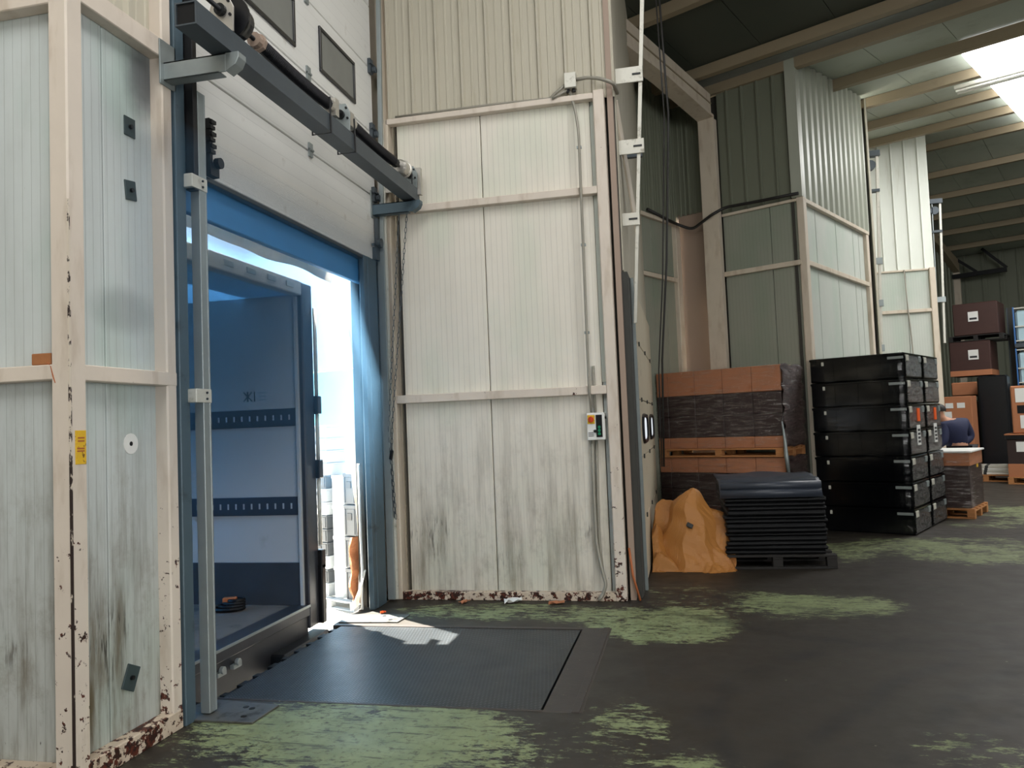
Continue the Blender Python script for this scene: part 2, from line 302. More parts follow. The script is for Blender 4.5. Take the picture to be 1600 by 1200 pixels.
# ------------------------------------------------------------------ mesh helper
MW = {}
class G:
    def __init__(s): s.v = []; s.f = []
    def add(s, vs, fs):
        n = len(s.v); s.v += [tuple(v) for v in vs]; s.f += [tuple(i + n for i in f) for f in fs]; return s
    def box(s, x0, x1, y0, y1, z0, z1):
        return s.add([(x0, y0, z0), (x1, y0, z0), (x1, y1, z0), (x0, y1, z0), (x0, y0, z1), (x1, y0, z1), (x1, y1, z1), (x0, y1, z1)],
                     [(0, 3, 2, 1), (4, 5, 6, 7), (0, 1, 5, 4), (1, 2, 6, 5), (2, 3, 7, 6), (3, 0, 4, 7)])
    def obox(s, c, size, rot):          # rot: Matrix 3x3 or Euler tuple
        R = rot if isinstance(rot, Matrix) else (Matrix.Rotation(rot[2], 3, 'Z') @ Matrix.Rotation(rot[1], 3, 'Y') @ Matrix.Rotation(rot[0], 3, 'X'))
        a, b, d = [q / 2 for q in size]
        g = G().box(-a, a, -b, b, -d, d)
        return s.add([R @ Vector(v) + Vector(c) for v in g.v], g.f)
    def bar(s, p0, p1, w, h, up=(0, 0, 1)):
        p0, p1 = Vector(p0), Vector(p1); d = p1 - p0; L = d.length; d.normalize()
        sx = d.cross(Vector(up)); sx.normalize(); uz = sx.cross(d)
        R = Matrix((sx, d, uz)).transposed()
        return s.obox((p0 + p1) / 2, (w, L, h), R)
    def prism(s, poly, a0, a1, axis='z'):
        n = len(poly)
        def P(u, v, w): return (u, v, w) if axis == 'z' else ((u, w, v) if axis == 'y' else (w, u, v))
        vs = [P(u, v, a0) for u, v in poly] + [P(u, v, a1) for u, v in poly]
        fs = [tuple(range(n))[::-1], tuple(range(n, 2 * n))] + [(i, (i + 1) % n, n + (i + 1) % n, n + i) for i in range(n)]
        return s.add(vs, fs)
    def tube(s, pts, r, n=8, closed=False):
        pts = [Vector(p) for p in pts]; rings = []; k = len(pts)
        ref = None
        for i, p in enumerate(pts):
            if closed: d = pts[(i + 1) % k] - pts[i - 1]
            else: d = pts[min(i + 1, k - 1)] - pts[max(i - 1, 0)]
            d.normalize()
            if ref is None:
                ref = Vector((0, 0, 1)) if abs(d.z) < .9 else Vector((1, 0, 0))
            sx = d.cross(ref); sx.normalize(); sy = sx.cross(d); ref = sy
            rr = r[i] if isinstance(r, (list, tuple)) else r
            rings.append([p + sx * rr * math.cos(2 * PI * j / n) + sy * rr * math.sin(2 * PI * j / n) for j in range(n)])
        vs = [v for q in rings for v in q]; fs = []
        for i in range(k if closed else k - 1):
            i2 = (i + 1) % k
            for j in range(n):
                fs.append((i * n + j, i * n + (j + 1) % n, i2 * n + (j + 1) % n, i2 * n + j))
        if not closed: fs += [tuple(range(n))[::-1], tuple(range((k - 1) * n, k * n))]
        return s.add(vs, fs)
    def cyl(s, p0, p1, r, n=16): return s.tube([p0, p1], r, n)
    def grid(s, nx, ny, fn):
        vs = [fn(i / nx, j / ny) for j in range(ny + 1) for i in range(nx + 1)]
        fs = [(j * (nx + 1) + i, j * (nx + 1) + i + 1, (j + 1) * (nx + 1) + i + 1, (j + 1) * (nx + 1) + i) for j in range(ny) for i in range(nx)]
        return s.add(vs, fs)
    def build(s, name, mat, parent=None, bevel=0.0, smooth=False, world=False, solid=0.0):
        me = bpy.data.meshes.new(name)
        vs = s.v
        if world and parent is not None:
            inv = MW[parent.name].inverted(); vs = [inv @ Vector(v) for v in vs]
        me.from_pydata([tuple(v) for v in vs], [], s.f)
        bm = bmesh.new(); bm.from_mesh(me); bmesh.ops.recalc_face_normals(bm, faces=bm.faces)
        if bevel: bmesh.ops.bevel(bm, geom=list(bm.edges), offset=bevel, segments=1, affect='EDGES', clamp_overlap=True)
        bm.to_mesh(me); bm.free()
        if smooth:
            for q in me.polygons: q.use_smooth = True
        me.materials.append(M[mat] if isinstance(mat, str) else mat)
        o = bpy.data.objects.new(name, me); COL.objects.link(o)
        if parent is not None: o.parent = parent
        if solid:
            md = o.modifiers.new('s', 'SOLIDIFY'); md.thickness = solid; md.offset = 0
        return o

def tag(o, label, cat, group=None, kind=None):
    o['label'] = label
    if cat: o['category'] = cat
    if group: o['group'] = group
    if kind: o['kind'] = kind
    return o
def thing(name, label, cat, loc=(0, 0, 0), rz=0.0, group=None, kind=None):
    o = bpy.data.objects.new(name, None); COL.objects.link(o)
    o.location = loc; o.rotation_euler = (0, 0, rz); o.empty_display_size = .1
    MW[o.name] = Matrix.Translation(loc) @ Matrix.Rotation(rz, 4, 'Z')
    return tag(o, label, cat, group, kind)
def dup(o, parent=None, loc=None, rz=None, label=None):
    c = o.copy(); COL.objects.link(c)
    if parent is not None: c.parent = parent
    for ch in [q for q in o.children]: dup(ch, c)
    if loc is not None: c.location = loc
    if rz is not None: c.rotation_euler = (0, 0, rz)
    if label: c['label'] = label
    return c

# building axes of the main hall: q along BV, m along PV, from the valley column
V0 = Vector((.6, 12.1, 0)); BV = Vector((.468, .884, 0)); PV = Vector((.884, -.468, 0))
RN = math.atan2(PV.y, PV.x); RB = math.atan2(BV.y, BV.x)
def hall(q, mm, z=0.0): return V0 + BV * q + PV * mm + Vector((0, 0, z))
RIDGE = 9.6
def roof_q(q): 
    a = abs(q)
    return 6.62 + .12 * (a if a <= RIDGE else 2 * RIDGE - a)
def roof_at(x, y): return roof_q((Vector((x, y, 0)) - V0).dot(BV))

# ------------------------------------------------------------------ floor, ground
fl = G()
def fq(pts): fl.add([(a, b, 0.0) for a, b in pts], [tuple(range(len(pts)))])
fq([(-.64, -18), (26, -18), (26, 36), (-.64, 36)])
fq([(-2.95, -18), (-.64, -18), (-.64, 4.36), (-2.95, 4.36)])
fq([(-2.95, 6.14), (-.64, 6.14), (-.64, 7.3), (-2.95, 7.3)])
fq([(-5.1, -18), (-2.95, -18), (-2.95, 3.3), (-5.1, 3.3)])
fl.add([(-2.95, 4.36, 0), (-.64, 4.36, 0), (-.64, 6.14, 0), (-2.95, 6.14, 0), (-2.95, 4.36, -.5), (-.64, 4.36, -.5), (-.64, 6.14, -.5), (-2.95, 6.14, -.5)],
       [(0, 1, 5, 4), (1, 2, 6, 5), (2, 3, 7, 6), (4, 5, 6, 7)])
fl.add([(-2.95, 3.3, 0), (-2.95, 4.36, 0), (-2.95, 4.36, -1.2), (-2.95, 3.3, -1.2), (-2.95, 6.14, 0), (-2.95, 7.3, 0), (-2.95, 7.3, -1.2), (-2.95, 6.14, -1.2), (-2.95, 4.36, -.5), (-2.95, 6.14, -.5)],
       [(0, 1, 2, 3), (4, 5, 6, 7), (8, 9, 7, 2)])
floor = fl.build('floor', 'floor'); tag(floor, 'dark worn concrete floor with flaking green paint and tyre marks', 'floor', kind='structure')
gd = G().box(-60, -2.96, 3.3, 60, -1.4, -1.2).box(-2.96, -.5, 7.3, 11.5, -1.4, -1.2).box(-60, -5.2, -9, 3.3, -1.4, -1.2)
tag(gd.build('yard_ground', 'asphalt'), 'pale concrete yard outside below the dock door', 'yard', kind='structure')

# ------------------------------------------------------------------ wall building blocks (local frame: x along wall, y into wall, z up)
PT = .05
def panel(root, x0, x1, z0, z1, mat='panel', y=0.0, gap=.004):
    return G().box(x0 + gap, x1 - gap, y, y + PT, z0, z1).build('panel', mat, root, bevel=.004)
PROF_A = [(0, 0), (.012, -.028), (.032, -.028), (.044, 0), (.10, 0), (.106, -.006), (.122, -.006), (.128, 0), (.175, 0), (.181, -.006), (.197, -.006), (.203, 0)]
PROF_B = [(0, 0), (.03, -.04), (.13, -.04), (.16, 0)]
def corr(root, x0, x1, z0, ztop, mat='corr', prof=PROF_A, period=.25, y=0.0, sheet=1.0, flat=None):
    """profiled sheets up to the roof, one object per sheet"""
    mw = MW[root.name]
    n = max(1, round((x1 - x0) / sheet)); w = (x1 - x0) / n
    for i in range(n):
        a, b = x0 + i * w, x0 + (i + 1) * w
        xs = []
        kk = math.floor(a / period) - 1
        while kk * period < b:
            for px, py in prof:
                xx = kk * period + px
                if a + .002 < xx < b - .002: xs.append((xx, py))
            kk += 1
        def yat(q):
            u = q % period; pts = prof + [(period, prof[0][1])]
            for (u0_, v0_), (u1_, v1_) in zip(pts, pts[1:]):
                if u0_ <= u <= u1_: return v0_ + (v1_ - v0_) * (u - u0_) / max(1e-6, u1_ - u0_)
            return 0
        xs = [(a, yat(a))] + xs + [(b, yat(b))]
        g = G(); vs = []; fs = []
        for xx, py in xs:
            wp = mw @ Vector((xx, 0, 0)); zt = ztop if ztop is not None else roof_at(wp.x, wp.y) - .01
            vs += [(xx, y + py, z0), (xx, y + py, zt), (xx, y + py + .006, z0), (xx, y + py + .006, zt)]
        for j in range(len(xs) - 1):
            o = 4 * j
            fs += [(o, o + 4, o + 5, o + 1), (o + 2, o + 3, o + 7, o + 6), (o, o + 2, o + 6, o + 4), (o + 1, o + 5, o + 7, o + 3)]
        o = 4 * (len(xs) - 1)
        fs += [(0, 1, 3, 2), (o, o + 2, o + 3, o + 1)]
        g.add(vs, fs).build('profiled_sheet', mat, root)
def wall(name, label, x, y, rz, L, z1=None, y0=.07, z0=0.0):
    """root mesh: the dark backing behind the panels"""
    mw = Matrix.Translation((x, y, 0)) @ Matrix.Rotation(rz, 4, 'Z')
    MW['__'] = mw
    pts = []
    n = max(1, int(L / .5))
    for i in range(n + 1):
        u = L * i / n; wp = mw @ Vector((u, 0, 0)); pts.append((u, z1 if z1 is not None else roof_at(wp.x, wp.y) + .05))
    poly = [(0, z0)] + [(L, z0)] + pts[::-1]
    poly = [(max(u, .12) if name == 'wall_left' else u, v) for u, v in poly]
    g = G().prism(poly, y0, y0 + .04, 'y')
    o = g.build(name, 'backing'); o.location = (x, y, 0); o.rotation_euler = (0, 0, rz)
    MW[o.name] = mw
    return tag(o, label, 'wall', kind='structure')
def rail(root, x0, x1, z0, z1, mat='cream', y0=-.08, y1=0.0, name='rail'):
    return G().box(x0, x1, y0, y1, z0, z1).build(name, mat, root, bevel=.005)
def post(root, x0, x1, z0, z1, mat='cream', y0=-.08, y1=0.02, name='post'):
    return G().box(x0, x1, y0, y1, z0, z1).build(name, mat, root, bevel=.008)

# --- left wall: the run beside the door (faces +X) and its return (faces the camera)
wl = wall('wall_left', 'pale panelled wall left of the dock door with cream rails', -2.88, 3.12, PI / 2, .81)
HT = 7.4
for a, b in ((.08, .335), (.335, .76)):
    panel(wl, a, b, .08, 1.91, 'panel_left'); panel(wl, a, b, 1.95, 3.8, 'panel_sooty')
corr(wl, .08, .80, 3.84, 7.4, 'corr', period=.25)
rail(wl, .10, .80, 1.892, 1.97); rail(wl, .10, .80, 3.76, 3.87, 'cream'); rail(wl, .10, .80, 0, .105, 'cream_base')
post(wl, -.0, .105, 0, HT, 'cream', -.085, .02)
post(wl, .715, .80, 0, HT, 'cream', -.078, .02)
G().box(-.004, .006, -.089, -.079, 0, 2.75).build('rust_seam', 'seam', wl)
wr = wall('wall_left_return', 'pale panelled return wall at the left edge facing the camera', -5.0, 3.2, 0, 2.10)
for a, b in ((0, 1.0), (1.0, 2.11)):
    panel(wr, a, b, .08, 1.91, 'panel_left'); panel(wr, a, b, 1.95, 3.74, 'panel_left')
corr(wr, 0, 2.11, 3.78, 7.4)
rail(wr, 0, 2.12, 1.897, 1.97); rail(wr, 0, 2.12, 3.715, 3.82); rail(wr, 0, 2.12, 0, .105, 'cream_base')

# --- centre wall F1 (faces the camera), right of the door
wc = wall('wall_center', 'tall pale panelled wall between the two dock doors', -2.70, 7.12, 0, 2.20)
for a, b, c_ in ((.08, .925, 'panel'), (.925, 1.975, 'panel'), (1.975, 2.10, 'panel_left')):
    panel(wc, a, b, .06, 1.86, c_); panel(wc, a, b, 1.90, 3.68, c_); panel(wc, a, b, 3.72, 4.55, c_)
corr(wc, 0.0, 2.21, 4.57, None, 'corr')
rail(wc, .02, 2.02, 1.84, 1.918, 'cream'); rail(wc, .02, 2.02, 3.665, 3.735, 'cream'); rail(wc, .0, 2.02, 4.545, 4.60, 'cream')
rail(wc, .02, 2.02, 0, .075, 'cream_base')
post(wc, -.08, .02, 0, 4.6, 'cream_clean', -.08, .02)
post(wc, 2.015, 2.115, 0, 4.62, 'cream', -.09, .06)
G().box(1.975, 2.02, -.012, .0, 1.95, 4.5).build('edge_flashing', 'panel_clean', wc)
G().box(-.075, -.02, -.07, .04, 4.6, 7.4).build('corner_flashing', 'cream_clean', wc)
# short side of that wall past the corner post: the start of the second bay
# --- pier 2: W2 (along q), back wall (along m), F2, R2
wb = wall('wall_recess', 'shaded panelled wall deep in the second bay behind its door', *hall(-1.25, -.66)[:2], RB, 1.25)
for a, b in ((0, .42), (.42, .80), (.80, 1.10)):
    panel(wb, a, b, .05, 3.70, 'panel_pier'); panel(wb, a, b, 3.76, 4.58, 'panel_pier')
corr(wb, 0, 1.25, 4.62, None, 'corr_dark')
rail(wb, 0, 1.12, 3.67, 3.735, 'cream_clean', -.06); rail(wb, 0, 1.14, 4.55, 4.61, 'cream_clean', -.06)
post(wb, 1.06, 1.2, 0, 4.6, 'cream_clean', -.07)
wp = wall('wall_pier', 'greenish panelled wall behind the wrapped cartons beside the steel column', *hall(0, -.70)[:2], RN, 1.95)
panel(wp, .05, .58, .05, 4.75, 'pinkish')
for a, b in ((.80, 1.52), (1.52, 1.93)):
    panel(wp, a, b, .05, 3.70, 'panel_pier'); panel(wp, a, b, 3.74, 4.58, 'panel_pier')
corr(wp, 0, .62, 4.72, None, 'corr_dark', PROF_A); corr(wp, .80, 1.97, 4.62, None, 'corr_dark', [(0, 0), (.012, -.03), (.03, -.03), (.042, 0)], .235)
rail(wp, .80, 1.95, 3.665, 3.735, 'cream_clean', -.06)
rail(wp, .80, 1.95, 4.57, 4.61, 'cream_clean', -.04)
wq = wall('wall_pier_side', 'bright panelled wall with deep profiled sheets above, right of the corner', *hall(-.02, 1.25)[:2], RB, 3.10)
for a, b in ((.08, .62), (.62, 1.52), (1.52, 2.36), (2.36, 2.66), (2.66, 2.98)):
    panel(wq, a, b, .05, 3.70, 'panel_clean', gap=.011); panel(wq, a, b, 3.74, 4.58, 'panel_clean', gap=.011)
corr(wq, 0.0, 3.10, 4.60, None, 'corr_green', PROF_B, .25, -.02)
rail(wq, .0, 3.05, 3.665, 3.735, 'cream_clean', -.06); rail(wq, .0, 3.05, 4.55, 4.61, 'cream_clean', -.07)
G().box(-.035, .012, -.065, .09, 4.62, 6.6).build('corner_flashing', 'corr_green', wq, .004)
post(wq, -.02, .10, 0, 4.62, 'cream_clean', -.07, .03); post(wq, 2.92, 3.05, 0, 4.6, 'cream_clean', -.06)
G().box(3.06, 3.14, -.03, .13, 0, 6.9).build('end_flashing', 'corr_green', wq)
# --- third bay: F3
wt = wall('wall_third', 'bright panelled wall right of the pier with a cable down its middle', 3.30, 18.42, 0, 2.10)
for a, b in ((0, 1.52), (1.52, 2.02)):
    panel(wt, a, b, .05, 3.70, 'panel_clean'); panel(wt, a, b, 3.74, 4.58, 'panel_clean')
corr(wt, 0, 2.10, 4.60, None, 'corr_white', [(0, 0), (.012, -.03), (.03, -.03), (.042, 0)], .27)
rail(wt, 0, 2.02, 3.665, 3.735, 'cream_clean', -.06); rail(wt, 0, 2.02, 4.57, 4.61, 'cream_clean', -.04)
post(wt, 1.98, 2.10, 0, 4.62, 'cream_clean', -.07)
# --- other walls of the shell
def plain(name, label, x, y, rz, L, mat='corr_dark', z0=0.0):
    w_ = wall(name, label, x, y, rz, L, z0=z0); corr(w_, 0, L, z0, None, mat, PROF_A, .5, 0.0, 2.0); return w_
plain('wall_left_far', 'pale wall of the bay left of the picture', -4.98, -9, PI / 2, 12.25, 'corr')
plain('wall_third_left', 'wall beyond the third dock door', 3.30, 14.42, PI / 2, 4.0, 'corr')
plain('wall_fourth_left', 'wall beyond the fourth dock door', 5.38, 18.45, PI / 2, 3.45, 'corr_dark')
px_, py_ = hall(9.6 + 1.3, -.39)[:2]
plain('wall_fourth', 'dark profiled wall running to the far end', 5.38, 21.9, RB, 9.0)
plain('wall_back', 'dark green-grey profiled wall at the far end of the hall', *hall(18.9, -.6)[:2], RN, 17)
plain('wall_right', 'profiled side wall far to the right', *hall(19, 16)[:2], RB + PI, 38.5)
for i, q in enumerate((-17.6, -12.6)):
    wn = thing(f'window_{i + 1}', f'tall bright daylight panel in the right wall outside the picture, {["nearer the camera", "farther along"][i]}', 'window', hall(q, 15.84, .3), RB + PI, kind='structure')
    G().box(-4.4, 0, -.02, .0, 0, 4.4).build('pane', 'skylight', wn)  # glowing panes added out of view to brighten the near walls
    for x in (-4.44, -2.95, -1.48, 0.0): G().box(x, x + .06, -.06, .0, 0, 4.4).build('mullion', 'galv', wn)
    G().box(-4.44, .06, -.06, 0, 4.4, 4.48).build('head', 'galv', wn)
plain('wall_behind', 'profiled wall behind the camera', *hall(-19.1, 16)[:2], RN + PI, 17.5)

# ------------------------------------------------------------------ ceiling
ce = thing('ceiling', 'grey-green insulated roof on cream purlins with bright skylight strips', 'ceiling', V0, RN, kind='structure')
def roof_strip(m0, m1, q0, q1, mat, name):
    g = G(); a, b = roof_q(q0), roof_q(q1); lo = -.18 if name == 'skylight' else 0.0
    x0, x1 = m0 + .004, m1 - .004
    if name == 'skylight': x0, x1 = m0, m1
    g.add([(x0, q0, a + lo), (x1, q0, a + lo), (x1, q1, b + lo), (x0, q1, b + lo), (x0, q0, a + .05), (x1, q0, a + .05), (x1, q1, b + .05), (x0, q1, b + .05)],
          [(0, 1, 2, 3), (7, 6, 5, 4), (0, 4, 5, 1), (1, 5, 6, 2), (2, 6, 7, 3), (3, 7, 4, 0)])
    return g.build(name, mat, ce)
g = G()
for qa, qb in ((-19.4, -RIDGE), (-RIDGE, 0), (0, RIDGE), (RIDGE, 19.4)):
    g.add([(-1.2, qa, roof_q(qa) + .09), (16.2, qa, roof_q(qa) + .09), (16.2, qb, roof_q(qb) + .09), (-1.2, qb, roof_q(qb) + .09)], [(0, 1, 2, 3)])
g.build('outer_sheet', 'backing', ce, solid=.02)
SKY2 = (3.06, 4.06, 5.06, 10.06, 11.06, 12.06); SKY1 = (3.06, 4.06)
mm = -.94
while mm < 15.9:
    m1 = min(mm + 1.0, 16.05); key = round(mm, 2)
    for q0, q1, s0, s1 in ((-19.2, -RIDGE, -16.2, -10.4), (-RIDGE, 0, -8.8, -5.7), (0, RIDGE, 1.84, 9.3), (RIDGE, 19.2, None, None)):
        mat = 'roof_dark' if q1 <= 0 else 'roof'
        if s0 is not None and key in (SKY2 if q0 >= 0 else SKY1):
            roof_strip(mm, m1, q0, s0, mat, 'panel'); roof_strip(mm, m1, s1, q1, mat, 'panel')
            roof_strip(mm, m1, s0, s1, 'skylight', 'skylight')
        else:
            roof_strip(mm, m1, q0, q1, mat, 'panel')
    mm += 1.0
PQ = [-.56, -2.15, -3.75, -5.35, -6.95, -8.55, -10.2, -11.8, -13.4, -15, -16.6, -.02, 1.66, 3.37, 5.22, 6.98, 9.1, 11.14, 12.75, 14.35, 15.92, 17.58]
for q in PQ:
    z = roof_q(q)
    g = G().box(-.7 if q < 8 else -.4, 16, q - .035, q + .035, z - .16, z - .012).box(-.7 if q < 8 else -.4, 16, q - .035, q + .075, z - .168, z - .158)
    g.build('purlin', 'purlin', ce)
G().box(-1, 16, -.30, .30, 6.60, 6.63).build('valley_gutter', 'galv', ce)

# ------------------------------------------------------------------ steel frame at the valley and at the far end
cf = thing('steel_column', 'cream steel column carrying a haunched rafter beside the second bay', 'column', hall(0, 0), RN, kind='structure')
G().box(-.12, .10, -.16, -.04, 0, 6.05).box(-.14, .12, -.18, -.16, 0, 6.08).build('column_shaft', 'cream_clean', cf, bevel=.004)
G().prism([(-.16, 6.08), (-.16, 6.42), (-3.2, 6.80), (-3.2, 6.40), (-1.5, 6.28)], -.10, .08, 'x').build('haunched_rafter', 'cream_clean', cf)
G().prism([(-.16, 6.09), (-.16, 6.05), (-1.5, 6.24), (-3.2, 6.36), (-3.2, 6.40), (-1.5, 6.28)], -.14, .12, 'x').build('rafter_flange', 'cream_clean', cf)
G().bar((.088, -.17, 6.27), (.088, -2.6, 6.55), .012, .018).build('weld_line', 'purlin', cf)
cg = thing('steel_column', 'cream steel column in the far corner under its rafter', 'column', hall(18.6, -.25), RN, kind='structure')
G().box(-.1, .1, -.12, .0, 0, 6.05).build('column_shaft', 'cream_clean', cg)
G().prism([(-.1, 6.05), (-.1, 6.45), (-8.4, 7.45), (-8.4, 7.1), (-2.2, 6.45)], -.1, .1, 'x').build('haunched_rafter', 'purlin', cg)

# ------------------------------------------------------------------ door 1 (sectional door, high lift) and its opening
wd = thing('wall_above_door', 'steel jambs, lintel and wall above the open dock door', 'wall', (-2.8, 5.3, 0), 0, kind='structure')
G().box(-3.02, -2.97, 3.9, 7.14, 3.25, 7.3).build('upper_panel', 'panel_left', wd, world=True)
G().box(-2.91, -2.86, 4.02, 7.0, 2.955, 3.26).build('lintel', 'lintel', wd, .006, world=True)
jl = G().box(-2.84, -2.79, 3.93, 4.02, 0, 7.3).box(-2.97, -2.84, 3.99, 4.02, 0, 3.3)
jl.build('jamb', 'jamb', wd, .004, world=True)
jr = G().box(-2.84, -2.79, 6.62, 6.70, 0, 3.2).box(-2.83, -2.785, 6.70, 6.91, 0, 3.2)
jr.build('jamb', 'jamb', wd, .006, world=True)
G().box(-2.83, -2.80, 6.93, 7.0, 0, .06).build('jamb_foot', 'cream_base', wd, world=True)
G().box(-2.88, -2.80, 6.9, 7.10, 0, .09).build('base_rail', 'cream_base', wd, .004, world=True)
G().box(-2.97, -2.90, 6.72, 7.12, 0, 3.3).box(-2.97, -2.92, 3.9, 4.0, 0, 3.3).build('infill', 'backing', wd, world=True)

G().box(-3.06, -2.68, 7.13, 7.18, 0, 7.4).build('infill', 'cream_clean', wd, world=True)
d1 = thing('door_1', 'white sectional dock door raised half way with black framed windows', 'door', (-2.82, 5.5, 0), 0, kind='structure')
zs = [3.195, 3.82, 4.442, 5.073, 5.70, 6.32, 6.95]
for a, b in zip(zs, zs[1:]):
    G().box(-2.845, -2.80, 4.10, 6.97, a + .003, b - .003).build('section', 'door', d1, .006, world=True)
G().box(-2.85, -2.795, 4.10, 6.97, 3.165, 3.196).build('bottom_seal', 'black_plastic', d1, .004, world=True)
for z0, z1 in ((4.565, 4.95), (5.82, 6.2)):
    for y0, y1 in ((4.58, 5.42), (5.84, 6.545)):
        fr_ = G()
        for q in ((y0, y1, z0, z0 + .03), (y0, y1, z1 - .03, z1), (y0, y0 + .03, z0 + .03, z1 - .03), (y1 - .03, y1, z0 + .03, z1 - .03)):
            fr_.box(-2.80, -2.782, *q)
        f_ = fr_.build('window_frame', 'black_plastic', d1, .003, world=True)
        G().box(-2.80, -2.793, y0 + .03, y1 - .03, z0 + .03, z1 - .03).build('pane', 'pane_grey', f_, world=False) if False else None
        pg = G().box(-2.80, -2.793, y0 + .03, y1 - .03, z0 + .03, z1 - .03)
        pp = pg.build('pane', 'pane_grey', d1, world=True); pp.parent = f_; 
for zz in (3.83, 4.45, 5.08):
    g = G().box(-2.80, -2.785, 5.60, 5.66, zz - .055, zz + .055).cyl((-2.785, 5.6, zz), (-2.785, 5.66, zz), .012, 8)
    g.build('hinge', 'galv', d1, world=True)
    g = G().box(-2.80, -2.77, 6.88, 6.95, zz - .07, zz + .07).cyl((-2.77, 6.86, zz + .02), (-2.77, 6.98, zz + .02), .013, 8).cyl((-2.765, 6.93, zz - .03), (-2.735, 6.93, zz - .03), .03, 10)
    g.build('roller_hinge', 'dark_steel', d1, world=True)
g = G().box(-2.80, -2.76, 6.86, 6.97, 3.2, 3.32).cyl((-2.76, 6.9, 3.36), (-2.72, 6.9, 3.36), .045, 12).bar((-2.77, 6.8, 3.33), (-2.77, 6.98, 3.36), .02, .02).box(-2.79, -2.755, 6.9, 6.95, 3.32, 3.6)
g.build('bottom_bracket', 'dark_steel', d1, world=True)
g = G().box(-2.80, -2.77, 4.235, 4.265, 3.2, 3.56)
for i in range(6): g.box(-2.795, -2.755, 4.225 + .012 * (i % 2), 4.275 + .012 * (i % 2), 3.34 + i * .038, 3.362 + i * .038)
g.box(-2.80, -2.755, 4.22, 4.31, 3.20, 3.28).cyl((-2.76, 4.285, 3.285), (-2.725, 4.285, 3.285), .034, 12)
g.build('bottom_bracket', 'black_steel', d1, world=True)
# tracks: near side and far side
g = G().box(-2.80, -2.74, 4.075, 4.135, 0.02, 3.66).box(-2.765, -2.74, 4.135, 4.15, 0.02, 3.66)
g.build('track', 'galv', d1, .003, world=True)
g = G().box(-2.80, -2.74, 4.03, 4.072, 3.05, 7.0)
g.build('dark_angle', 'black_steel', d1, .003, world=True)  # black strip painting the dark gap between jamb and track
for zz in (3.10, 1.84):
    b_ = G().box(-2.80, -2.735, 4.0, 4.15, zz - .04, zz + .04).build('track_bracket', 'galv_white', d1, .003, world=True)
    h_ = G()
    for dz in (-.018, .018): h_.cyl((-2.735, 4.10, zz + dz), (-2.728, 4.10, zz + dz), .007, 8)
    h2 = h_.build('bolt', 'black_steel', d1, world=True); h2.parent = b_
g = G()
g.box(-2.79, -2.72, 6.945, 6.985, .02, 3.3)
g.prism([(-2.72, 3.3), (-2.76, 3.3), (-2.70, 7.0), (-2.66, 7.0)], 6.945, 6.985, 'y')
g.build('track', 'galv', d1, .003, world=True)
G().box(-2.72, -2.70, 6.975, 6.995, .02, 6.9).build('track_edge', 'galv_white', d1, world=True)

# ------------------------------------------------------------------ spring shaft on its box beam in front of the door
sp_ = thing('door_spring_assembly', 'dark steel box beam carrying springs and cable drums in front of the raised door', 'door mechanism', (-2.43, 5.3, 3.8), 0)
bm_ = G(); x0, x1, z0, z1 = -2.49, -2.365, 3.735, 3.86
for q in ((x0, x1, z0, z0 + .008), (x0, x1, z1 - .008, z1), (x0, x0 + .008, z0 + .008, z1 - .008), (x1 - .008, x1, z0 + .008, z1 - .008)):
    bm_.box(q[0], q[1], 3.52, 7.0, q[2], q[3])
bm_.build('box_beam', 'dark_steel', sp_, world=True)
G().box(x0 + .008, x1 - .008, 3.53, 6.99, z0 + .008, z1 - .008).build('beam_inside', 'hole', sp_, world=True)
def channel(y, name):
    g = G().box(-2.80, -2.40, y - .005, y + .005, 3.625, 3.73).box(-2.80, -2.40, y - .005, y + .075, 3.72, 3.73).box(-2.80, -2.44, y - .005, y + .07, 3.625, 3.633)
    g.prism([(-2.40, 3.73), (-2.40, 3.625), (-2.34, 3.66), (-2.32, 3.70), (-2.32, 3.73)], y - .005, y + .075, 'y')
    g.build(name, 'jamb' if y > 5 else 'galv', sp_, .002, world=True)
    G().box(-2.80, -2.79, y - .035, y + .105, 3.60, 3.86).build('wall_plate', 'galv', sp_, .002, world=True)
channel(3.84, 'support_arm'); channel(6.88, 'support_arm')
for y in (3.9, 6.86):
    G().cyl((-2.385, y, 3.73), (-2.385, y, 3.99), .006, 6).box(-2.48, -2.37, y - .02, y + .02, 3.728, 3.735).build('clamp_bolt', 'black_steel', sp_, world=True)
SX, SZ = -2.43, 3.985
G().cyl((SX, 3.70, SZ), (SX, 6.98, SZ), .0135, 10).build('shaft', 'black_steel', sp_, smooth=True, world=True)
def coil(y0, y1, r, turns):
    g = G(); n = turns * 8
    pts = [(SX + r * math.cos(2 * PI * i / 8), y0 + (y1 - y0) * i / n, SZ - .012 * math.sin(PI * i / n) + r * math.sin(2 * PI * i / 8)) for i in range(n + 1)]
    g.tube(pts, (y1 - y0) / turns * .52, 4)
    g.build('spring', 'spring', sp_, smooth=True, world=True)
coil(4.25, 5.19, .036, 58); coil(5.62, 6.50, .036, 54)
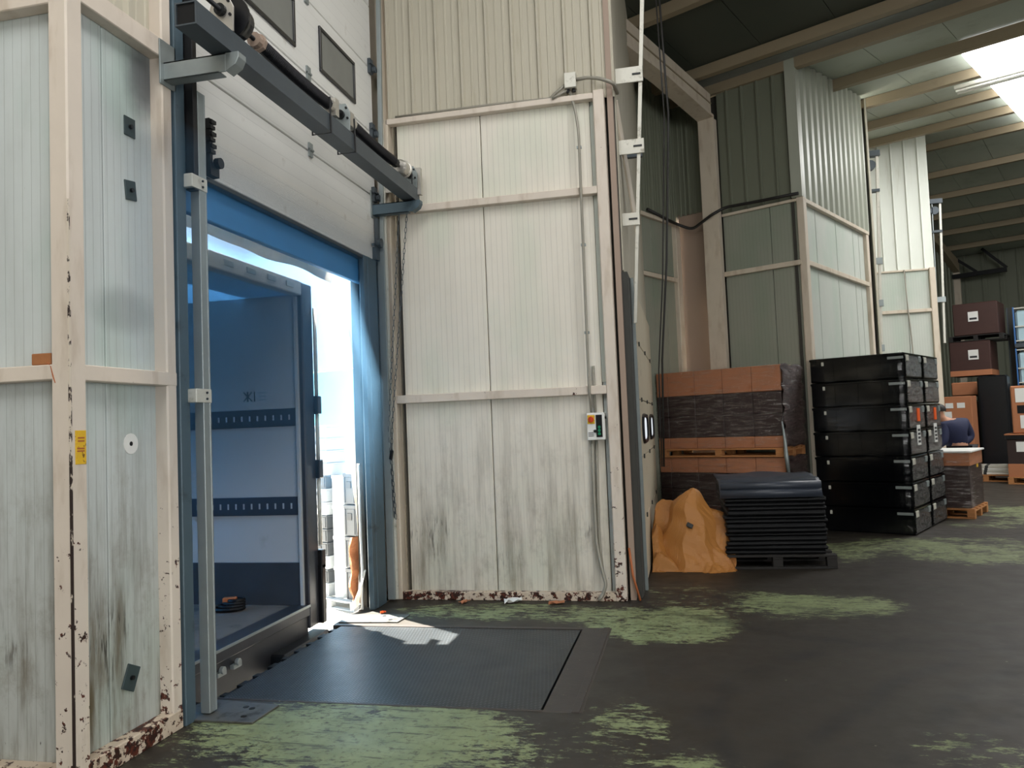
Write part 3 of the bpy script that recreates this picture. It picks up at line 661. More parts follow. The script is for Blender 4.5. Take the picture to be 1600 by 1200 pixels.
def drum(y, r, w_, mat, sgn):
    prof = [(-.5, .35), (-.5, 1.0), (-.38, 1.0), (-.36, .86), (-.2, .86), (0, .83), (.2, .82), (.36, .80), (.5, .6), (.5, .3)]
    g = G(); n = 24; vs = []; fs = []
    for t_, rr in prof:
        for j in range(n): vs.append((SX + r * rr * math.cos(2 * PI * j / n), y + sgn * w_ * t_, SZ + r * rr * math.sin(2 * PI * j / n)))
    for i in range(len(prof) - 1):
        for j in range(n): fs.append((i * n + j, i * n + (j + 1) % n, (i + 1) * n + (j + 1) % n, (i + 1) * n + j))
    fs += [tuple(range(n))[::-1], tuple(range((len(prof) - 1) * n, len(prof) * n))]
    g.add(vs, fs).build('cable_drum', mat, sp_, smooth=False, world=True)
drum(3.99, .125, .12, 'black_plastic', 1); drum(6.70, .085, .12, 'silver', -1)
def bearing(y, mat='silver'):
    g = G().prism([(SX - .07, 3.86), (SX + .07, 3.86), (SX + .075, 4.0), (SX + .04, 4.07), (SX - .05, 4.07), (SX - .075, 4.0)], y - .006, y + .006, 'y').box(SX - .07, SX + .05, y - .006, y + .07, 3.858, 3.866)
    o = g.build('bearing_plate', mat, sp_, .002, world=True)
    h = G().cyl((SX, y - .03, SZ), (SX, y + .02, SZ), .034, 14)
    for dx, dz in ((-.05, .05), (.045, .05), (.055, -.03), (-.055, -.04)): h.cyl((SX + dx, y - .014, SZ + dz), (SX + dx, y, SZ + dz), .009, 8)
    c_ = h.build('bearing', 'black_steel', sp_, world=True); c_.parent = o
bearing(3.86); bearing(5.42, 'galv'); bearing(6.93, 'galv')
G().cyl((SX, 4.19, SZ), (SX, 4.25, SZ), .045, 12).cyl((SX, 4.23, SZ), (SX, 4.26, SZ), .055, 8).build('spring_plug', 'pinkish', sp_, world=True)
G().cyl((SX, 5.19, SZ), (SX, 5.25, SZ), .046, 12).box(SX - .05, SX + .04, 5.24, 5.30, SZ - .07, SZ + .06).build('spring_plug', 'silver', sp_, world=True)
G().cyl((SX, 5.54, SZ), (SX, 5.62, SZ), .046, 12).box(SX - .02, SX + .05, 5.47, 5.55, SZ - .06, SZ + .05).build('spring_plug', 'silver', sp_, world=True)
G().cyl((SX, 6.5, SZ), (SX, 6.56, SZ), .042, 12).build('spring_plug', 'black_steel', sp_, world=True)
for y in (5.08, 5.50): G().tube([(-2.36, y, 3.98), (-2.355, y, 3.72), (-2.50, y, 3.72), (-2.50, y, 3.9)], .007, 6).build('u_bolt', 'black_steel', sp_, world=True)
G().box(-2.78, -2.40, 6.985, 6.998, 3.86, 4.05).box(-2.40, -2.33, 6.95, 6.998, 3.80, 4.06).build('end_plate', 'silver', sp_, .003, world=True)

# hoist chain hanging beside the door
ch = thing('hoist_chain', 'two strands of steel hand chain hanging from the drum end of the beam', 'chain', (-2.62, 6.97, .5), 0)
g = G()
def strand(pts, pitch=.05):
    pts = [Vector(p) for p in pts]; 
    L = sum((b - a).length for a, b in zip(pts, pts[1:])); n = int(L / pitch)
    for i in range(n):
        d = (i + .5) * pitch
        for a, b in zip(pts, pts[1:]):
            l = (b - a).length
            if d <= l: break
            d -= l
        t = (b - a).normalized(); p = a + t * d
        sx = t.cross(Vector((0, 1, 0))).normalized(); sy = Vector((0, 1, 0)) if i % 2 else sx
        w_ = sx if i % 2 else Vector((0, 1, 0))
        g.tube([p + t * (.030 * math.cos(q)) + w_ * (.010 * math.sin(q)) for q in [2 * PI * j / 8 for j in range(8)]], .0032, 4, closed=True)
strand([(-2.47, 6.96, 3.75), (-2.70, 6.96, 1.62), (-2.715, 6.96, 1.30), (-2.69, 6.96, .72)])
strand([(-2.55, 6.95, 3.72), (-2.73, 6.95, 1.62), (-2.72, 6.95, 1.25), (-2.70, 6.95, .74)])
g.build('chain_links', 'dark_steel', ch, world=True)['kind'] = 'stuff'
G().obox((-2.715, 6.955, 1.36), (.03, .03, .09), (0, .2, 0)).build('chain_knot', 'black_steel', ch, .006, world=True)

# ------------------------------------------------------------------ dock leveller
lv = thing('dock_leveller', 'dark steel dock leveller with a studded tread deck set in the floor', 'dock leveller', (-1.86, 5.24, 0), 0)
G().box(-2.86, -.878, 4.392, 6.078, -.03, -.002).build('tread_deck', 'tread', lv, world=True)
G().box(-.862, -.64, 4.36, 6.14, -.03, .002).build('rear_frame', 'frame_steel', lv, .002, world=True)
G().box(-.70, -.655, 4.36, 6.14, .002, .008).build('hinge_strip', 'frame_steel', lv, .002, world=True)
for y0, y1 in ((4.36, 4.384), (6.088, 6.14)):
    G().box(-2.94, -.862, y0, y1, -.05, .003).build('side_frame', 'frame_steel', lv, .002, world=True)
for i in range(9):
    y = 4.45 + i * .19
    G().box(-2.925, -2.855, y, y + (.10 if i % 2 else .06), -.05, -.012).build('hinge_lug', 'black_steel', lv, .003, world=True)
G().box(-2.93, -2.90, 4.4, 6.07, -.4, -.03).build('lip', 'black_steel', lv, .003, world=True)

def floor_plate(label, poly, holes):
    t = thing('floor_plate', label, 'steel plate', (sum(p[0] for p in poly) / 4, sum(p[1] for p in poly) / 4, 0), 0)
    G().prism(poly, 0.001, .012).build('plate', 'steel_plate', t, .002, world=True)
    for hx, hy in holes: G().cyl((hx, hy, .012), (hx, hy, .014), .018, 10).build('screw', 'black_steel', t, world=True)
floor_plate('grey steel plate on the floor at the near foot of the door jamb', [(-2.93, 4.0), (-2.43, 4.0), (-2.42, 4.28), (-2.93, 4.33)], [(-2.53, 4.08), (-2.6, 4.22), (-2.55, 4.2)])
floor_plate('grey steel plate on the floor at the far corner of the leveller', [(-2.92, 6.16), (-2.41, 6.2), (-2.39, 6.44), (-2.92, 6.42)], [(-2.5, 6.26), (-2.6, 6.38)])

# ------------------------------------------------------------------ trailer backed up to the door
tr = thing('trailer', 'box trailer backed to the dock, white lined inside with two dark lashing rails', 'trailer', (-6, 5.2, -1.2), 0)
XR = -3.20
YL, YR, ZF, ZC = 3.78, 6.17, .145, 2.795
G().box(-12, XR, YR, YR + .05, ZF, ZC).build('side_wall', 'trailer_white', tr, world=True)
G().box(-12, XR, YL - .05, YL, ZF, ZC).build('side_wall', 'trailer_white', tr, world=True)
G().box(-12.05, -12, YL - .05, YR + .05, ZF, ZC).build('front_wall', 'trailer_white', tr, world=True)
G().box(-12, XR - .08, YL - .05, YR + .05, ZC, ZC + .012).build('roof', 'trailer_roof', tr, world=True)
G().box(-12, XR - .02, YL, YR, ZF - .1, ZF).build('floor', 'trailer_floor', tr, world=True)
for z0, z1 in ((1.663, 1.817), (.905, 1.062)):
    r_ = G().box(-11.9, XR - .06, YR - .018, YR, z0, z1).build('lashing_rail', 'track_rail', tr, .003, world=True)
    g = G(); x = -11.8
    while x < XR - .1:
        g.box(x, x + .014, YR - .021, YR - .018, z0 + .055, z1 - .055); x += .075
    s_ = g.build('rail_slots', 'slot', tr, world=True); s_.parent = r_; s_['kind'] = 'stuff'
G().box(-11.9, XR - .03, YR - .02, YR, ZF, .505).build('kick_plate', 'trailer_kick', tr, .003, world=True)
G().box(XR - .05, XR - .02, YR - .035, YR - .004, ZF, ZC - .02).build('corner_trim', 'trailer_white', tr, .003, world=True)
G().box(XR - .06, XR + .02, YR - .005, YR + .185, -.05, 2.90).build('rear_post', 'trailer_frame', tr, .01, world=True)
G().box(XR - .06, XR + .02, YL - .185, YL + .005, -.05, 2.90).build('rear_post', 'trailer_frame', tr, .01, world=True)
hd = G().box(XR - .08, XR + .02, YL, YR, 2.785, 2.905).build('rear_header', 'trailer_white', tr, .008, world=True)
for y in (4.9, 5.2, 5.5, 5.8, 6.1): G().box(XR + .02, XR + .03, y - .2, y - .08, 2.825, 2.87).build('marker_plate', 'galv', tr, .003, world=True).parent = hd
G().box(XR - .14, XR + .02, YL, YR, .06, ZF + .006).build('rear_sill', 'trailer_frame', tr, .006, world=True)
G().box(XR + .02, XR + .026, YL, YR, ZF - .012, ZF + .008).build('sill_edge', 'galv', tr, world=True)
G().box(XR - .10, XR + .0, YL, YR, -.30, .06).build('rear_beam', 'trailer_frame', tr, .006, world=True)
G().box(XR - .05, XR + .12, 5.55, 6.33, -.22, -.09).build('bumper', 'rubber', tr, .015, world=True)
G().box(XR - .05, XR + .12, 3.85, 4.55, -.22, -.09).build('bumper', 'rubber', tr, .015, world=True)
for y in (4.86, 5.05):
    G().cyl((XR + .02, y, .01), (XR + .05, y, .01), .026, 12).box(XR, XR + .035, y - .05, y + .05, -.03, .0).build('latch_keeper', 'galv', tr, .003, world=True)
dr = G().box(-4.7, XR - .02, YR + .19, YR + .24, .05, 2.85).build('folded_door', 'trailer_frame', tr, .006, world=True)
for z0, z1 in ((1.9, 2.7), (1.35, 1.78), (.62, 1.22)):
    G().cyl((XR + .03, YR + .205, z0), (XR + .03, YR + .205, z1), .018, 8).build('lock_rod', 'galv_white', dr, smooth=True)
for o in list(dr.children):
    o.data.transform(Matrix.Translation(-Vector(tr.location)))
for zz in (.5, 1.28, 1.84):
    G().box(XR - .03, XR + .06, YR + .165, YR + .24, zz - .08, zz + .08).build('door_hinge', 'black_steel', tr, .006, world=True)
G().box(XR + .0, XR + .06, YR + .16, YR + .235, -.05, .46).build('rubber_buffer', 'rubber', tr, .01, world=True)
# small printed mark on the liner: a mirrored K, a bar and a faint line block
mk = G(); yy = YR - .0015; zc = 1.933
mk.box(-3.725, -3.711, yy, YR, zc - .045, zc + .045).box(-3.657, -3.646, yy, YR, zc - .045, zc + .045)
mk.obox((-3.739, yy + .0007, zc + .022), (.05, .0014, .012), (0, .8, 0)).obox((-3.739, yy + .0007, zc - .022), (.05, .0014, .012), (0, -.8, 0))
mk.obox((-3.694, yy + .0007, zc + .022), (.05, .0014, .012), (0, -.8, 0)).obox((-3.694, yy + .0007, zc - .022), (.05, .0014, .012), (0, .8, 0))
mk.build('printed_mark', 'ink', tr, world=True)
g = G()
for dz in (.03, .0, -.03): g.box(-3.615, -3.54, yy, YR, zc + dz - .006, zc + dz + .006)
g.build('printed_lines', 'galv', tr, world=True)
st = thing('strap_bundle', 'dark bundle of lashing strap lying on the trailer floor', 'strap', (-3.80, 5.95, ZF), .3)
for i in range(4):
    G().tube([(.02 * i + (.12 - .02 * i) * math.cos(t), (.08 - .01 * i) * math.sin(t), .02 + .022 * i) for t in [2 * PI * j / 14 for j in range(14)]], .016, 6, closed=True).build('strap_loop', 'rubber', st)
G().box(-.05, .06, -.03, .03, .07, .11).build('ratchet', 'rust_stick', st, .006)

# ------------------------------------------------------------------ dock shelter outside the opening
ds = thing('dock_shelter', 'pale torn fabric dock shelter around the outside of the opening', 'dock shelter', (-3.05, 5.5, 0), 0)
def rag(u, v): 
    y = 3.95 + 2.58 * u
    return (-3.05 - .03 * math.sin(y * 5) * (1 - v), y, 2.945 - .0 + v * .16 - (1 - v) * (.006 * math.sin(y * 3.1) + .006 * math.sin(y * 9.3 + 1)))
G().grid(40, 2, rag).build('head_curtain', 'curtain', ds, solid=.008, world=True)
def added_hood(u, v): return (-2.97 - 1.0 * v, 3.9 + 2.6 * u, 3.36 + .10 * v + .015 * math.sin(u * 9))
G().grid(12, 4, added_hood).build('hood', 'curtain', ds, solid=.02, world=True)  # unseen hood added to keep the sun out of the top gap
def sidec(u, v):
    z = .62 + 2.4 * v
    return (-3.06 + .02 * math.sin(z * 4 + u * 3), 6.90 + .46 * u + (1 - u) * (.02 * math.sin(z * 3.7) + .015 * math.sin(z * 9)), z)
G().grid(4, 24, sidec).build('side_curtain', 'curtain', ds, solid=.01, world=True)
def flap(u, v):
    y = 6.47 + .46 * v + (.17 + .03 * v) * u; z = .03 + .60 * v
    return (-2.95 + .05 * math.sin(v * 4 + u * 2) - .05 * u, y - .03 * math.sin(v * 7) * (1 - u), z + .02 * u)
G().grid(5, 12, flap).build('torn_flap', 'curtain', ds, solid=.012, world=True)
def foam(u, v):
    a = u * PI; z = .02 + .60 * v
    return (-3.08 + .09 * math.sin(a) + .014 * math.sin(z * 23 + u * 6), 6.78 + .36 * u + .014 * math.sin(z * 31 + u * 9), z)
G().grid(8, 20, foam).build('foam_pad', 'foam', ds, solid=.03, world=True)
G().tube([(-2.93, 6.68, 1.3), (-2.93, 6.69, .6), (-2.92, 6.68, .35), (-2.90, 6.60, .1), (-2.88, 6.56, .02)], .011, 6).build('white_cord', 'white', ds, smooth=True, world=True)

# ------------------------------------------------------------------ the yard outside: crates on a pallet, a parked trailer
def pallet(label, loc, rz, L=1.2, Wd=.8, mat='wood', H=.144, group=None):
    t = thing('pallet', label, 'pallet', loc, rz, group)
    n = 5
    for i in range(n):
        y = -Wd / 2 + (Wd - .1) * i / (n - 1)
        G().box(-L / 2, L / 2, y, y + .1, H - .022, H).build('deck_board', mat, t, .003)
    for x in (-L / 2, -.05, L / 2 - .1):
        G().box(x, x + .1, -Wd / 2, Wd / 2, H - .044, H - .022).build('stringer', mat, t, .003)
        for y in (-Wd / 2, -.05, Wd / 2 - .1):
            G().box(x, x + .1, y, y + .1, .022, H - .044).build('block', mat, t, .004)
    for y in (-Wd / 2, -.05, Wd / 2 - .1):
        G().box(-L / 2, L / 2, y, y + .1, 0, .022).build('bottom_board', mat, t, .003)
    return t
YA = math.radians(-25)
def yard_crate(loc, rz, w_, d_, h_, mat, label, first=[]):
    t = thing('bottle_crate', label, 'crate', loc, rz, 'crates stacked in the yard')
    a, b = w_ / 2, d_ / 2
    G().box(-a, a, -b, b, .0, h_ * .86).box(-a - .008, a + .008, -b - .008, b + .008, h_ * .86, h_ * .985).build('body', mat, t, .006)
    G().box(-.05, .05, -b - .012, -b + .002, h_ * .5, h_ * .72).build('handle_opening', 'ink', t, .003)
    for s in (-1, 1): G().box(s * a * .8 - .012, s * a * .8 + .012, -b - .012, -b, .02, h_ * .84).build('rib', mat, t)
    return t
cx, cy = -5.68, 11.95
def yp(u, v): return (cx + u * math.cos(YA) - v * math.sin(YA), cy + u * math.sin(YA) + v * math.cos(YA))
names = ['bottom', 'second', 'third', 'fourth', 'fifth', 'sixth', 'seventh', 'eighth', 'ninth', 'tenth', 'eleventh', 'twelfth', 'thirteenth']
plx, ply = yp(.1, .25)
pt_ = pallet('pale plastic pallet under the crates outside the door', (plx, ply, -1.2), YA, 1.2, 1.0, 'crate_grey', .15)
z = -1.05
mats = ['crate_grey', 'crate_dk', 'crate_grey', 'crate_dk', 'crate_dk', 'crate_dk', 'crate_grey', 'crate_grey', 'crate_dk']
for i in range(9):
    x, y = yp(-.22, 0); yard_crate((x, y, z), YA, .40, .30, .215, mats[i], f'{"pale" if mats[i]=="crate_grey" else "dark"} grey crate outside the door, {names[i]} from the ground in the left stack'); z += .217
for i in range(4):
    x, y = yp(-.17, 0); yard_crate((x, y, z), YA - .1, .56, .36, .20, 'crate_grey', f'wide pale crate outside the door, {["lowest","second","third","topmost"][i]} of the four on top of the left stack'); z += .202
z = -1.05
for i in range(4):
    x, y = yp(.20, .02); t = thing('drum', f'tall pale plastic drum outside the door, {names[i]} in the right stack', 'drum', (x, y, z), YA, 'drums stacked in the yard')
    G().cyl((0, 0, 0), (0, 0, .44), .17, 20).build('body', 'crate_grey', t, smooth=False); G().cyl((0, 0, .44), (0, 0, .485), .18, 20).build('lid', 'white', t); z += .487
for i in range(4):
    x, y = yp(.52, .05); yard_crate((x, y, -1.05 + .5 * i), YA, .26, .36, .49, 'crate_dk', f'tall dark crate outside the door beside the drums, {names[i]} from the ground')
pk = thing('parked_trailer', 'pale blue box trailer parked across the yard behind the crates', 'trailer', (-13.5, 22.5, -1.2), math.radians(-22))
G().box(-6, 6, -1.25, 1.25, 1.15, 4.45).build('box_body', 'sky_trailer', pk, .03)
G().box(-6, 6, -1.1, 1.1, .8, 1.15).build('chassis', 'dark_steel', pk, .02)
for x in (-5, -3.8, 3.5, 4.7):
    for y in (-1.2, .9): G().cyl((x, y, .5), (x, y + .3, .5), .5, 20).build('wheel', 'rubber', pk)

# ------------------------------------------------------------------ fittings on the centre wall
cb = thing('control_box', 'white door control box with an orange switch and black button panel on the wall', 'control box', (-.79, 7.0, 1.55), 0)
G().box(-.873, -.712, 7.03, 7.12, 1.43, 1.675).build('housing', 'white', cb, .006, world=True)
G().box(-.79, -.735, 7.022, 7.03, 1.455, 1.655).build('button_panel', 'black_plastic', cb, .002, world=True)
G().box(-.866, -.800, 7.024, 7.03, 1.575, 1.655).build('switch_plate', 'yellow', cb, .004, world=True)
G().cyl((-.833, 7.024, 1.615), (-.833, 7.008, 1.615), .026, 16).box(-.84, -.826, 6.998, 7.01, 1.588, 1.642).build('rotary_switch', 'red', cb, .002, world=True)
for zz in (1.545, 1.515, 1.485): G().cyl((-.762, 7.022, zz), (-.762, 7.010, zz), .013, 12).build('push_button', 'green', cb, world=True)
G().cyl((-.80, 7.03, 1.51), (-.80, 7.012, 1.51), .014, 12).build('key_switch', 'black_plastic', cb, world=True)
for i in range(3): G().box(-.862, -.815, 7.028, 7.03, 1.465 + i * .014, 1.471 + i * .014).build('small_print', 'ink', cb, world=True)
G().cyl((-.712, 7.06, 1.63), (-.70, 7.06, 1.63), .012, 8).build('side_screw', 'black_steel', cb, world=True)
jb = thing('junction_box', 'grey square junction box high on the profiled sheets', 'junction box', (-.88, 7.05, 4.73), 0)
G().box(-.935, -.828, 7.01, 7.09, 4.66, 4.80).build('housing', 'galv_white', jb, .006, world=True)
G().box(-.935, -.828, 7.004, 7.01, 4.66, 4.80).build('cover', 'galv_white', jb, .003, world=True)
for x in (-.91, -.855): G().cyl((x, 7.05, 4.63), (x, 7.05, 4.66), .018, 10).build('gland', 'black_plastic', jb, world=True)
def conduit(label, pts, r=.0125, mat='pipe', clips=(), cat='conduit'):
    t = thing('conduit', label, cat, pts[0], 0)
    # round the bends a little
    P = [Vector(p) for p in pts]; out = [P[0]]
    for a, b, c_ in zip(P, P[1:], P[2:]):
        l = min((b - a).length, (c_ - b).length) * .35
        p, q = b + (a - b).normalized() * l, b + (c_ - b).normalized() * l
        for i in range(5):
            s = i / 4; out.append(p * (1 - s) ** 2 + b * 2 * s * (1 - s) + q * s * s)
    out.append(P[-1])
    G().tube(out, r, 8).build('pipe', mat, t, smooth=True, world=True)
    for q in clips: G().box(q[0] - .022, q[0] + .022, q[1] - .004, q[1] + .02, q[2] - .012, q[2] + .012).build('clip', 'galv', t, .002, world=True)
conduit('grey conduit running down the wall from the junction box to the control box', [(-.895, 7.05, 4.64), (-.855, 7.06, 4.48), (-.825, 7.015, 4.25), (-.832, 7.015, 3.0), (-.836, 7.015, 1.9), (-.832, 7.07, 1.68)], clips=((-.828, 7.02, 4.1), (-.83, 7.02, 3.2), (-.834, 7.02, 2.4)))
conduit('second grey conduit short and straight into the top of the control box', [(-.797, 7.09, 2.1), (-.797, 7.09, 1.676)], .012)
conduit('grey conduit curling at the floor below the control box', [(-.835, 7.08, 1.43), (-.845, 7.08, .9), (-.84, 7.07, .5), (-.80, 7.05, .28), (-.765, 7.02, .15), (-.80, 7.02, .06), (-.835, 7.0, .02)], .016)
conduit('straight grey conduit beside the curling one below the control box', [(-.797, 7.09, 1.43), (-.812, 7.09, .9), (-.815, 7.09, .5), (-.795, 7.09, .24)], .012)
conduit('grey conduit from the junction box along the top rail to the left', [(-.935, 7.04, 4.70), (-1.02, 7.05, 4.645), (-1.08, 7.06, 4.60), (-1.6, 7.06, 4.615), (-2.6, 7.06, 4.615)], .014)
conduit('thick grey cable from the junction box over the corner to the right', [(-.83, 7.03, 4.735), (-.72, 7.02, 4.735), (-.60, 7.0, 4.70), (-.49, 7.0, 4.645), (-.47, 7.2, 4.63)], .018)
# second tube beside the first
conduit('second conduit bending away left from the junction box', [(-.90, 7.05, 4.66), (-.98, 7.03, 4.62), (-1.06, 7.03, 4.585)], .013)

# ------------------------------------------------------------------ fittings on the left wall
def sq_plate(label, y, z, rot, s, mat):
    t = thing('anchor_plate', label, 'plate', (-2.88, y, z), 0)
    g = G().obox((0.004, 0, 0), (.008, s, s * 1.25), Matrix.Rotation(rot, 3, 'X')); g.build('plate', mat, t, .002)
    G().cyl((.008, 0, 0), (.022, 0, 0), .012, 8).build('bolt', 'black_steel', t)
sq_plate('dark square plate bolted high on the left wall, the upper one', 3.655, 3.30, .0, .085, 'plate_green')
sq_plate('dark square plate bolted on the left wall, the slightly tilted lower one', 3.655, 2.95, .12, .085, 'plate_green')
sq_plate('dark green plate near the floor on the left wall turned on its corner', 3.60, .37, -.45, .10, 'plate_green')
kn = thing('wall_patch', 'round white filler patch with a dark hole on the left wall', 'patch', (-2.88, 3.63, 1.58), 0)
G().cyl((0, 0, 0), (.003, 0, 0), .055, 20).build('filler', 'paper', kn); G().cyl((.003, 0, .0), (.0045, 0, 0), .012, 12).build('hole', 'hole', kn)
ys = thing('yellow_sticker', 'worn yellow sticker on the corner post at the left', 'sticker', (-2.794, 3.18, 1.57), 0)
G().box(-.001, .002, -.034, .034, -.075, .085).build('sheet', 'yellow', ys, .001)
g = G()
for zz in (.05, .035, .0, -.012): g.box(.002, .003, -.024 + .005 * (zz > .02), .022, zz - .004, zz + .003)
g.build('worn_print', 'rust_stick', ys)
wbk = thing('wood_block', 'small brown wooden block resting on the rail at the left edge', 'wood block', (-2.965, 3.16, 1.971), .1)
G().box(-.05, .05, -.032, .032, 0, .055).build('block', 'wood_block', wbk, .004)
G().tube([(.03, -.03, .01), (.06, -.045, -.01), (.075, -.05, -.06), (.085, -.048, -.09)], .003, 5).build('wire', 'rust_stick', wbk)

# ------------------------------------------------------------------ door 2 (nearly edge-on)
d2 = thing('door_2', 'closed beige sectional door of the second bay seen almost edge-on', 'door', (-.47, 9.3, 0), 0, kind='structure')
zz = [.02, .62, 1.22, 1.80, 2.38, 2.92]
for a, b in zip(zz, zz[1:]): G().box(-.49, -.445, 7.7, 11.2, a + .004, b - .004).build('section', 'door_beige', d2, .006, world=True)
for y in (8.62, 10.2):
    fr_ = G(); pts = []
    for i in range(20):
        a = 2 * PI * i / 20; pts.append((-.438, y + .46 * math.copysign(abs(math.cos(a)) ** .5, math.cos(a)), 1.50 + .14 * math.copysign(abs(math.sin(a)) ** .5, math.sin(a))))
    f_ = fr_.tube(pts, .022, 6, closed=True).build('window_frame', 'black_plastic', d2, world=True)
    pn = G().prism([(p[1], p[2]) for p in pts], -.444, -.441, 'x').build('pane', 'daylight_pane', d2, world=True); pn.parent = f_
for b in zz[1:-1]:
    for y in (8.2, 9.4, 10.7): G().box(-.445, -.432, y, y + .04, b - .022, b + .022).build('hinge', 'dull_steel', d2, world=True)
wx = thing('wall_above_second_door', 'dark jambs, inclined track and wall above the second dock door', 'wall', (-.47, 9.3, 0), 0, kind='structure')
G().box(-.52, -.455, 7.16, 7.55, 0, 2.95).build('jamb', 'dull_steel', wx, .006, world=True)
G().box(-.455, -.425, 7.5, 7.56, 0, 2.95).build('track', 'galv', wx, .003, world=True)
G().box(-.52, -.455, 11.2, 11.45, 0, 2.95).build('jamb', 'dull_steel', wx, .006, world=True)
G().box(-.56, -.51, 7.1, 11.5, 0.0, 7.2).build('upper_wall', 'pinkish', wx, world=True)
for i in range(4): G().box(-.51, -.49, 7.2 + i * 1.06, 8.25 + i * 1.06, 2.97, 7.1).build('upper_panel', 'corr', wx, .004, world=True)
G().prism([(-.435, 2.5), (-.405, 2.5), (-.165, 5.9), (-.205, 5.9)], 7.38, 7.42, 'y').build('high_lift_track', 'galv_white', wx, .003, world=True)
for zt, xo, ht in ((4.86, -.235, .075), (4.17, -.255, .07), (3.48, -.33, .06)):
    b_ = G().box(-.50, xo, 7.36, 7.375, zt - ht, zt + ht).build('track_bracket', 'galv_white', wx, .003, world=True)
    s_ = G().box(xo - .10, xo - .02, 7.352, 7.36, zt - .008, zt + .008).build('bracket_slot', 'ink', wx, world=True); s_.parent = b_
G().bar((-.50, 7.3, 4.6), (-.38, 7.9, 3.45), .02, .12).build('diagonal_plate', 'cream_clean', wx, .003, world=True)
G().box(-.46, -.30, 8.0, 8.05, 4.28, 4.36).build('dark_bracket', 'dark_steel', wx, .003, world=True)
cbl = thing('hanging_cable', 'pair of dark vertical cables hanging in front of the second door', 'cable', (-.1, 8, 0), 0)
G().tube([(-.06, 7.6, 6.2), (-.02, 7.8, 4.6), (-.11, 8.0, 3.2), (-.21, 8.2, 2.2), (-.25, 8.3, 1.1)], .012, 6).build('cable', 'cable', cbl, smooth=True, world=True)
G().tube([(-.09, 7.62, 6.2), (-.06, 7.8, 4.6), (-.16, 8.0, 3.0), (-.25, 8.2, 2.1), (-.27, 8.3, 1.1)], .008, 6).build('cable', 'cable', cbl, smooth=True, world=True)
conduit('dark cable sagging from the recess across the steel column to the pier corner', [tuple(hall(-1.0, -.60, 4.66)), tuple(hall(-.25, -.55, 4.56)), tuple(hall(-.12, -.35, 4.45)), tuple(hall(-.25, .05, 4.58)), tuple(hall(-.12, .2, 4.68)), tuple(hall(-.10, .7, 4.665)), tuple(hall(-.10, 1.28, 4.655))], .022, 'cable', cat='cable')
G_ = None
wsk = thing('leaning_stick', 'thin orange-brown stick leaning on the corner post at the floor', 'stick', (-.50, 7.1, 0), 0)
G().tube([(-.475, 7.06, 0.006), (-.53, 7.08, .22), (-.555, 7.10, .46)], .011, 6).build('stick', 'rust_stick', wsk, smooth=True, world=True)
# doors 3 and 4: only their track ends show
def far_track(x, y, z0, z1, dx, label, ys):
    t = thing('door_track', label, 'door track', (x, y, z0), 0)
    g = G().prism([(0, 0), (.045, 0), (.045 + dx, z1 - z0), (dx, z1 - z0)], 0, .05, 'y'); g.build('rail', 'galv_white', t)
    g = G().prism([(-.10, 0), (-.085, 0), (-.085 + dx * .5, z1 - z0), (-.10 + dx * .5, z1 - z0)], 0, .05, 'y'); g.build('rear_rail', 'galv', t)
    for f in ys:
        zz = (z1 - z0) * f; xx = dx * f
        G().box(-.16, xx + .07, -.02, .0, zz - .06, zz + .06).build('bracket', 'galv', t, .004)
    G().box(-.16 + dx * .6, dx + .02, -.03, .08, z1 - z0 - .75, z1 - z0 - .70).build('lower_bracket', 'dark_steel', t)
    G().box(-.16 + dx * .6, dx + .06, -.04, .1, z1 - z0 - .1, z1 - z0).cyl((dx - .1, 0, z1 - z0 - .25), (dx - .1, .12, z1 - z0 - .25), .09, 12).build('drum_bracket', 'dark_steel', t)
far_track(3.40, 15.0, 1.8, 6.25, .17, 'galvanised door track of the third bay standing past the pier edge', (.38, .55, .2))
far_track(5.60, 18.8, 3.0, 6.2, .10, 'galvanised door track of the fourth bay standing past the third wall', (.3,))
conduit('grey cable running down the middle of the third bay wall', [(4.78, 18.35, 4.6), (4.80, 18.33, 3.74), (4.84, 18.33, 3.0), (4.86, 18.36, 1.6)], .014, 'pipe', cat='cable')
# fluorescent fitting beside the skylight
fx = thing('fluorescent_lamp', 'white twin tube lamp hanging below the roof at the edge of the skylight', 'lamp', hall(3.72, 2.62, 6.79), RN)
G().box(0, 1.3, -.10, .10, .06, .12).build('housing', 'lamp_white', fx, .01)
for y in (-.06, .06): G().cyl((.02, y, .03), (1.28, y, .03), .018, 10).build('tube', 'lamp_white', fx)
for x in (.2, 1.1): G().cyl((x, 0, .12), (x, 0, .22), .006, 6).build('hanger', 'black_steel', fx)
# wall crane arm at the far end
wcn = thing('wall_crane', 'dark triangular wall crane arm high on the far wall', 'crane', hall(18.7, -.5, 5.9), RN)
G().bar((-.1, -.3, .0), (1.70, -.3, .02), .14, .14).build('boom', 'black_steel', wcn)
G().bar((.1, -.3, .75), (.85, -.3, .08), .09, .09).build('brace', 'black_steel', wcn)
G().bar((1.05, -.3, .80), (1.70, -.3, .08), .09, .09).build('brace', 'black_steel', wcn)
G().box(-.25, -.05, -.4, -.2, -1.4, .9).build('mast', 'black_steel', wcn)

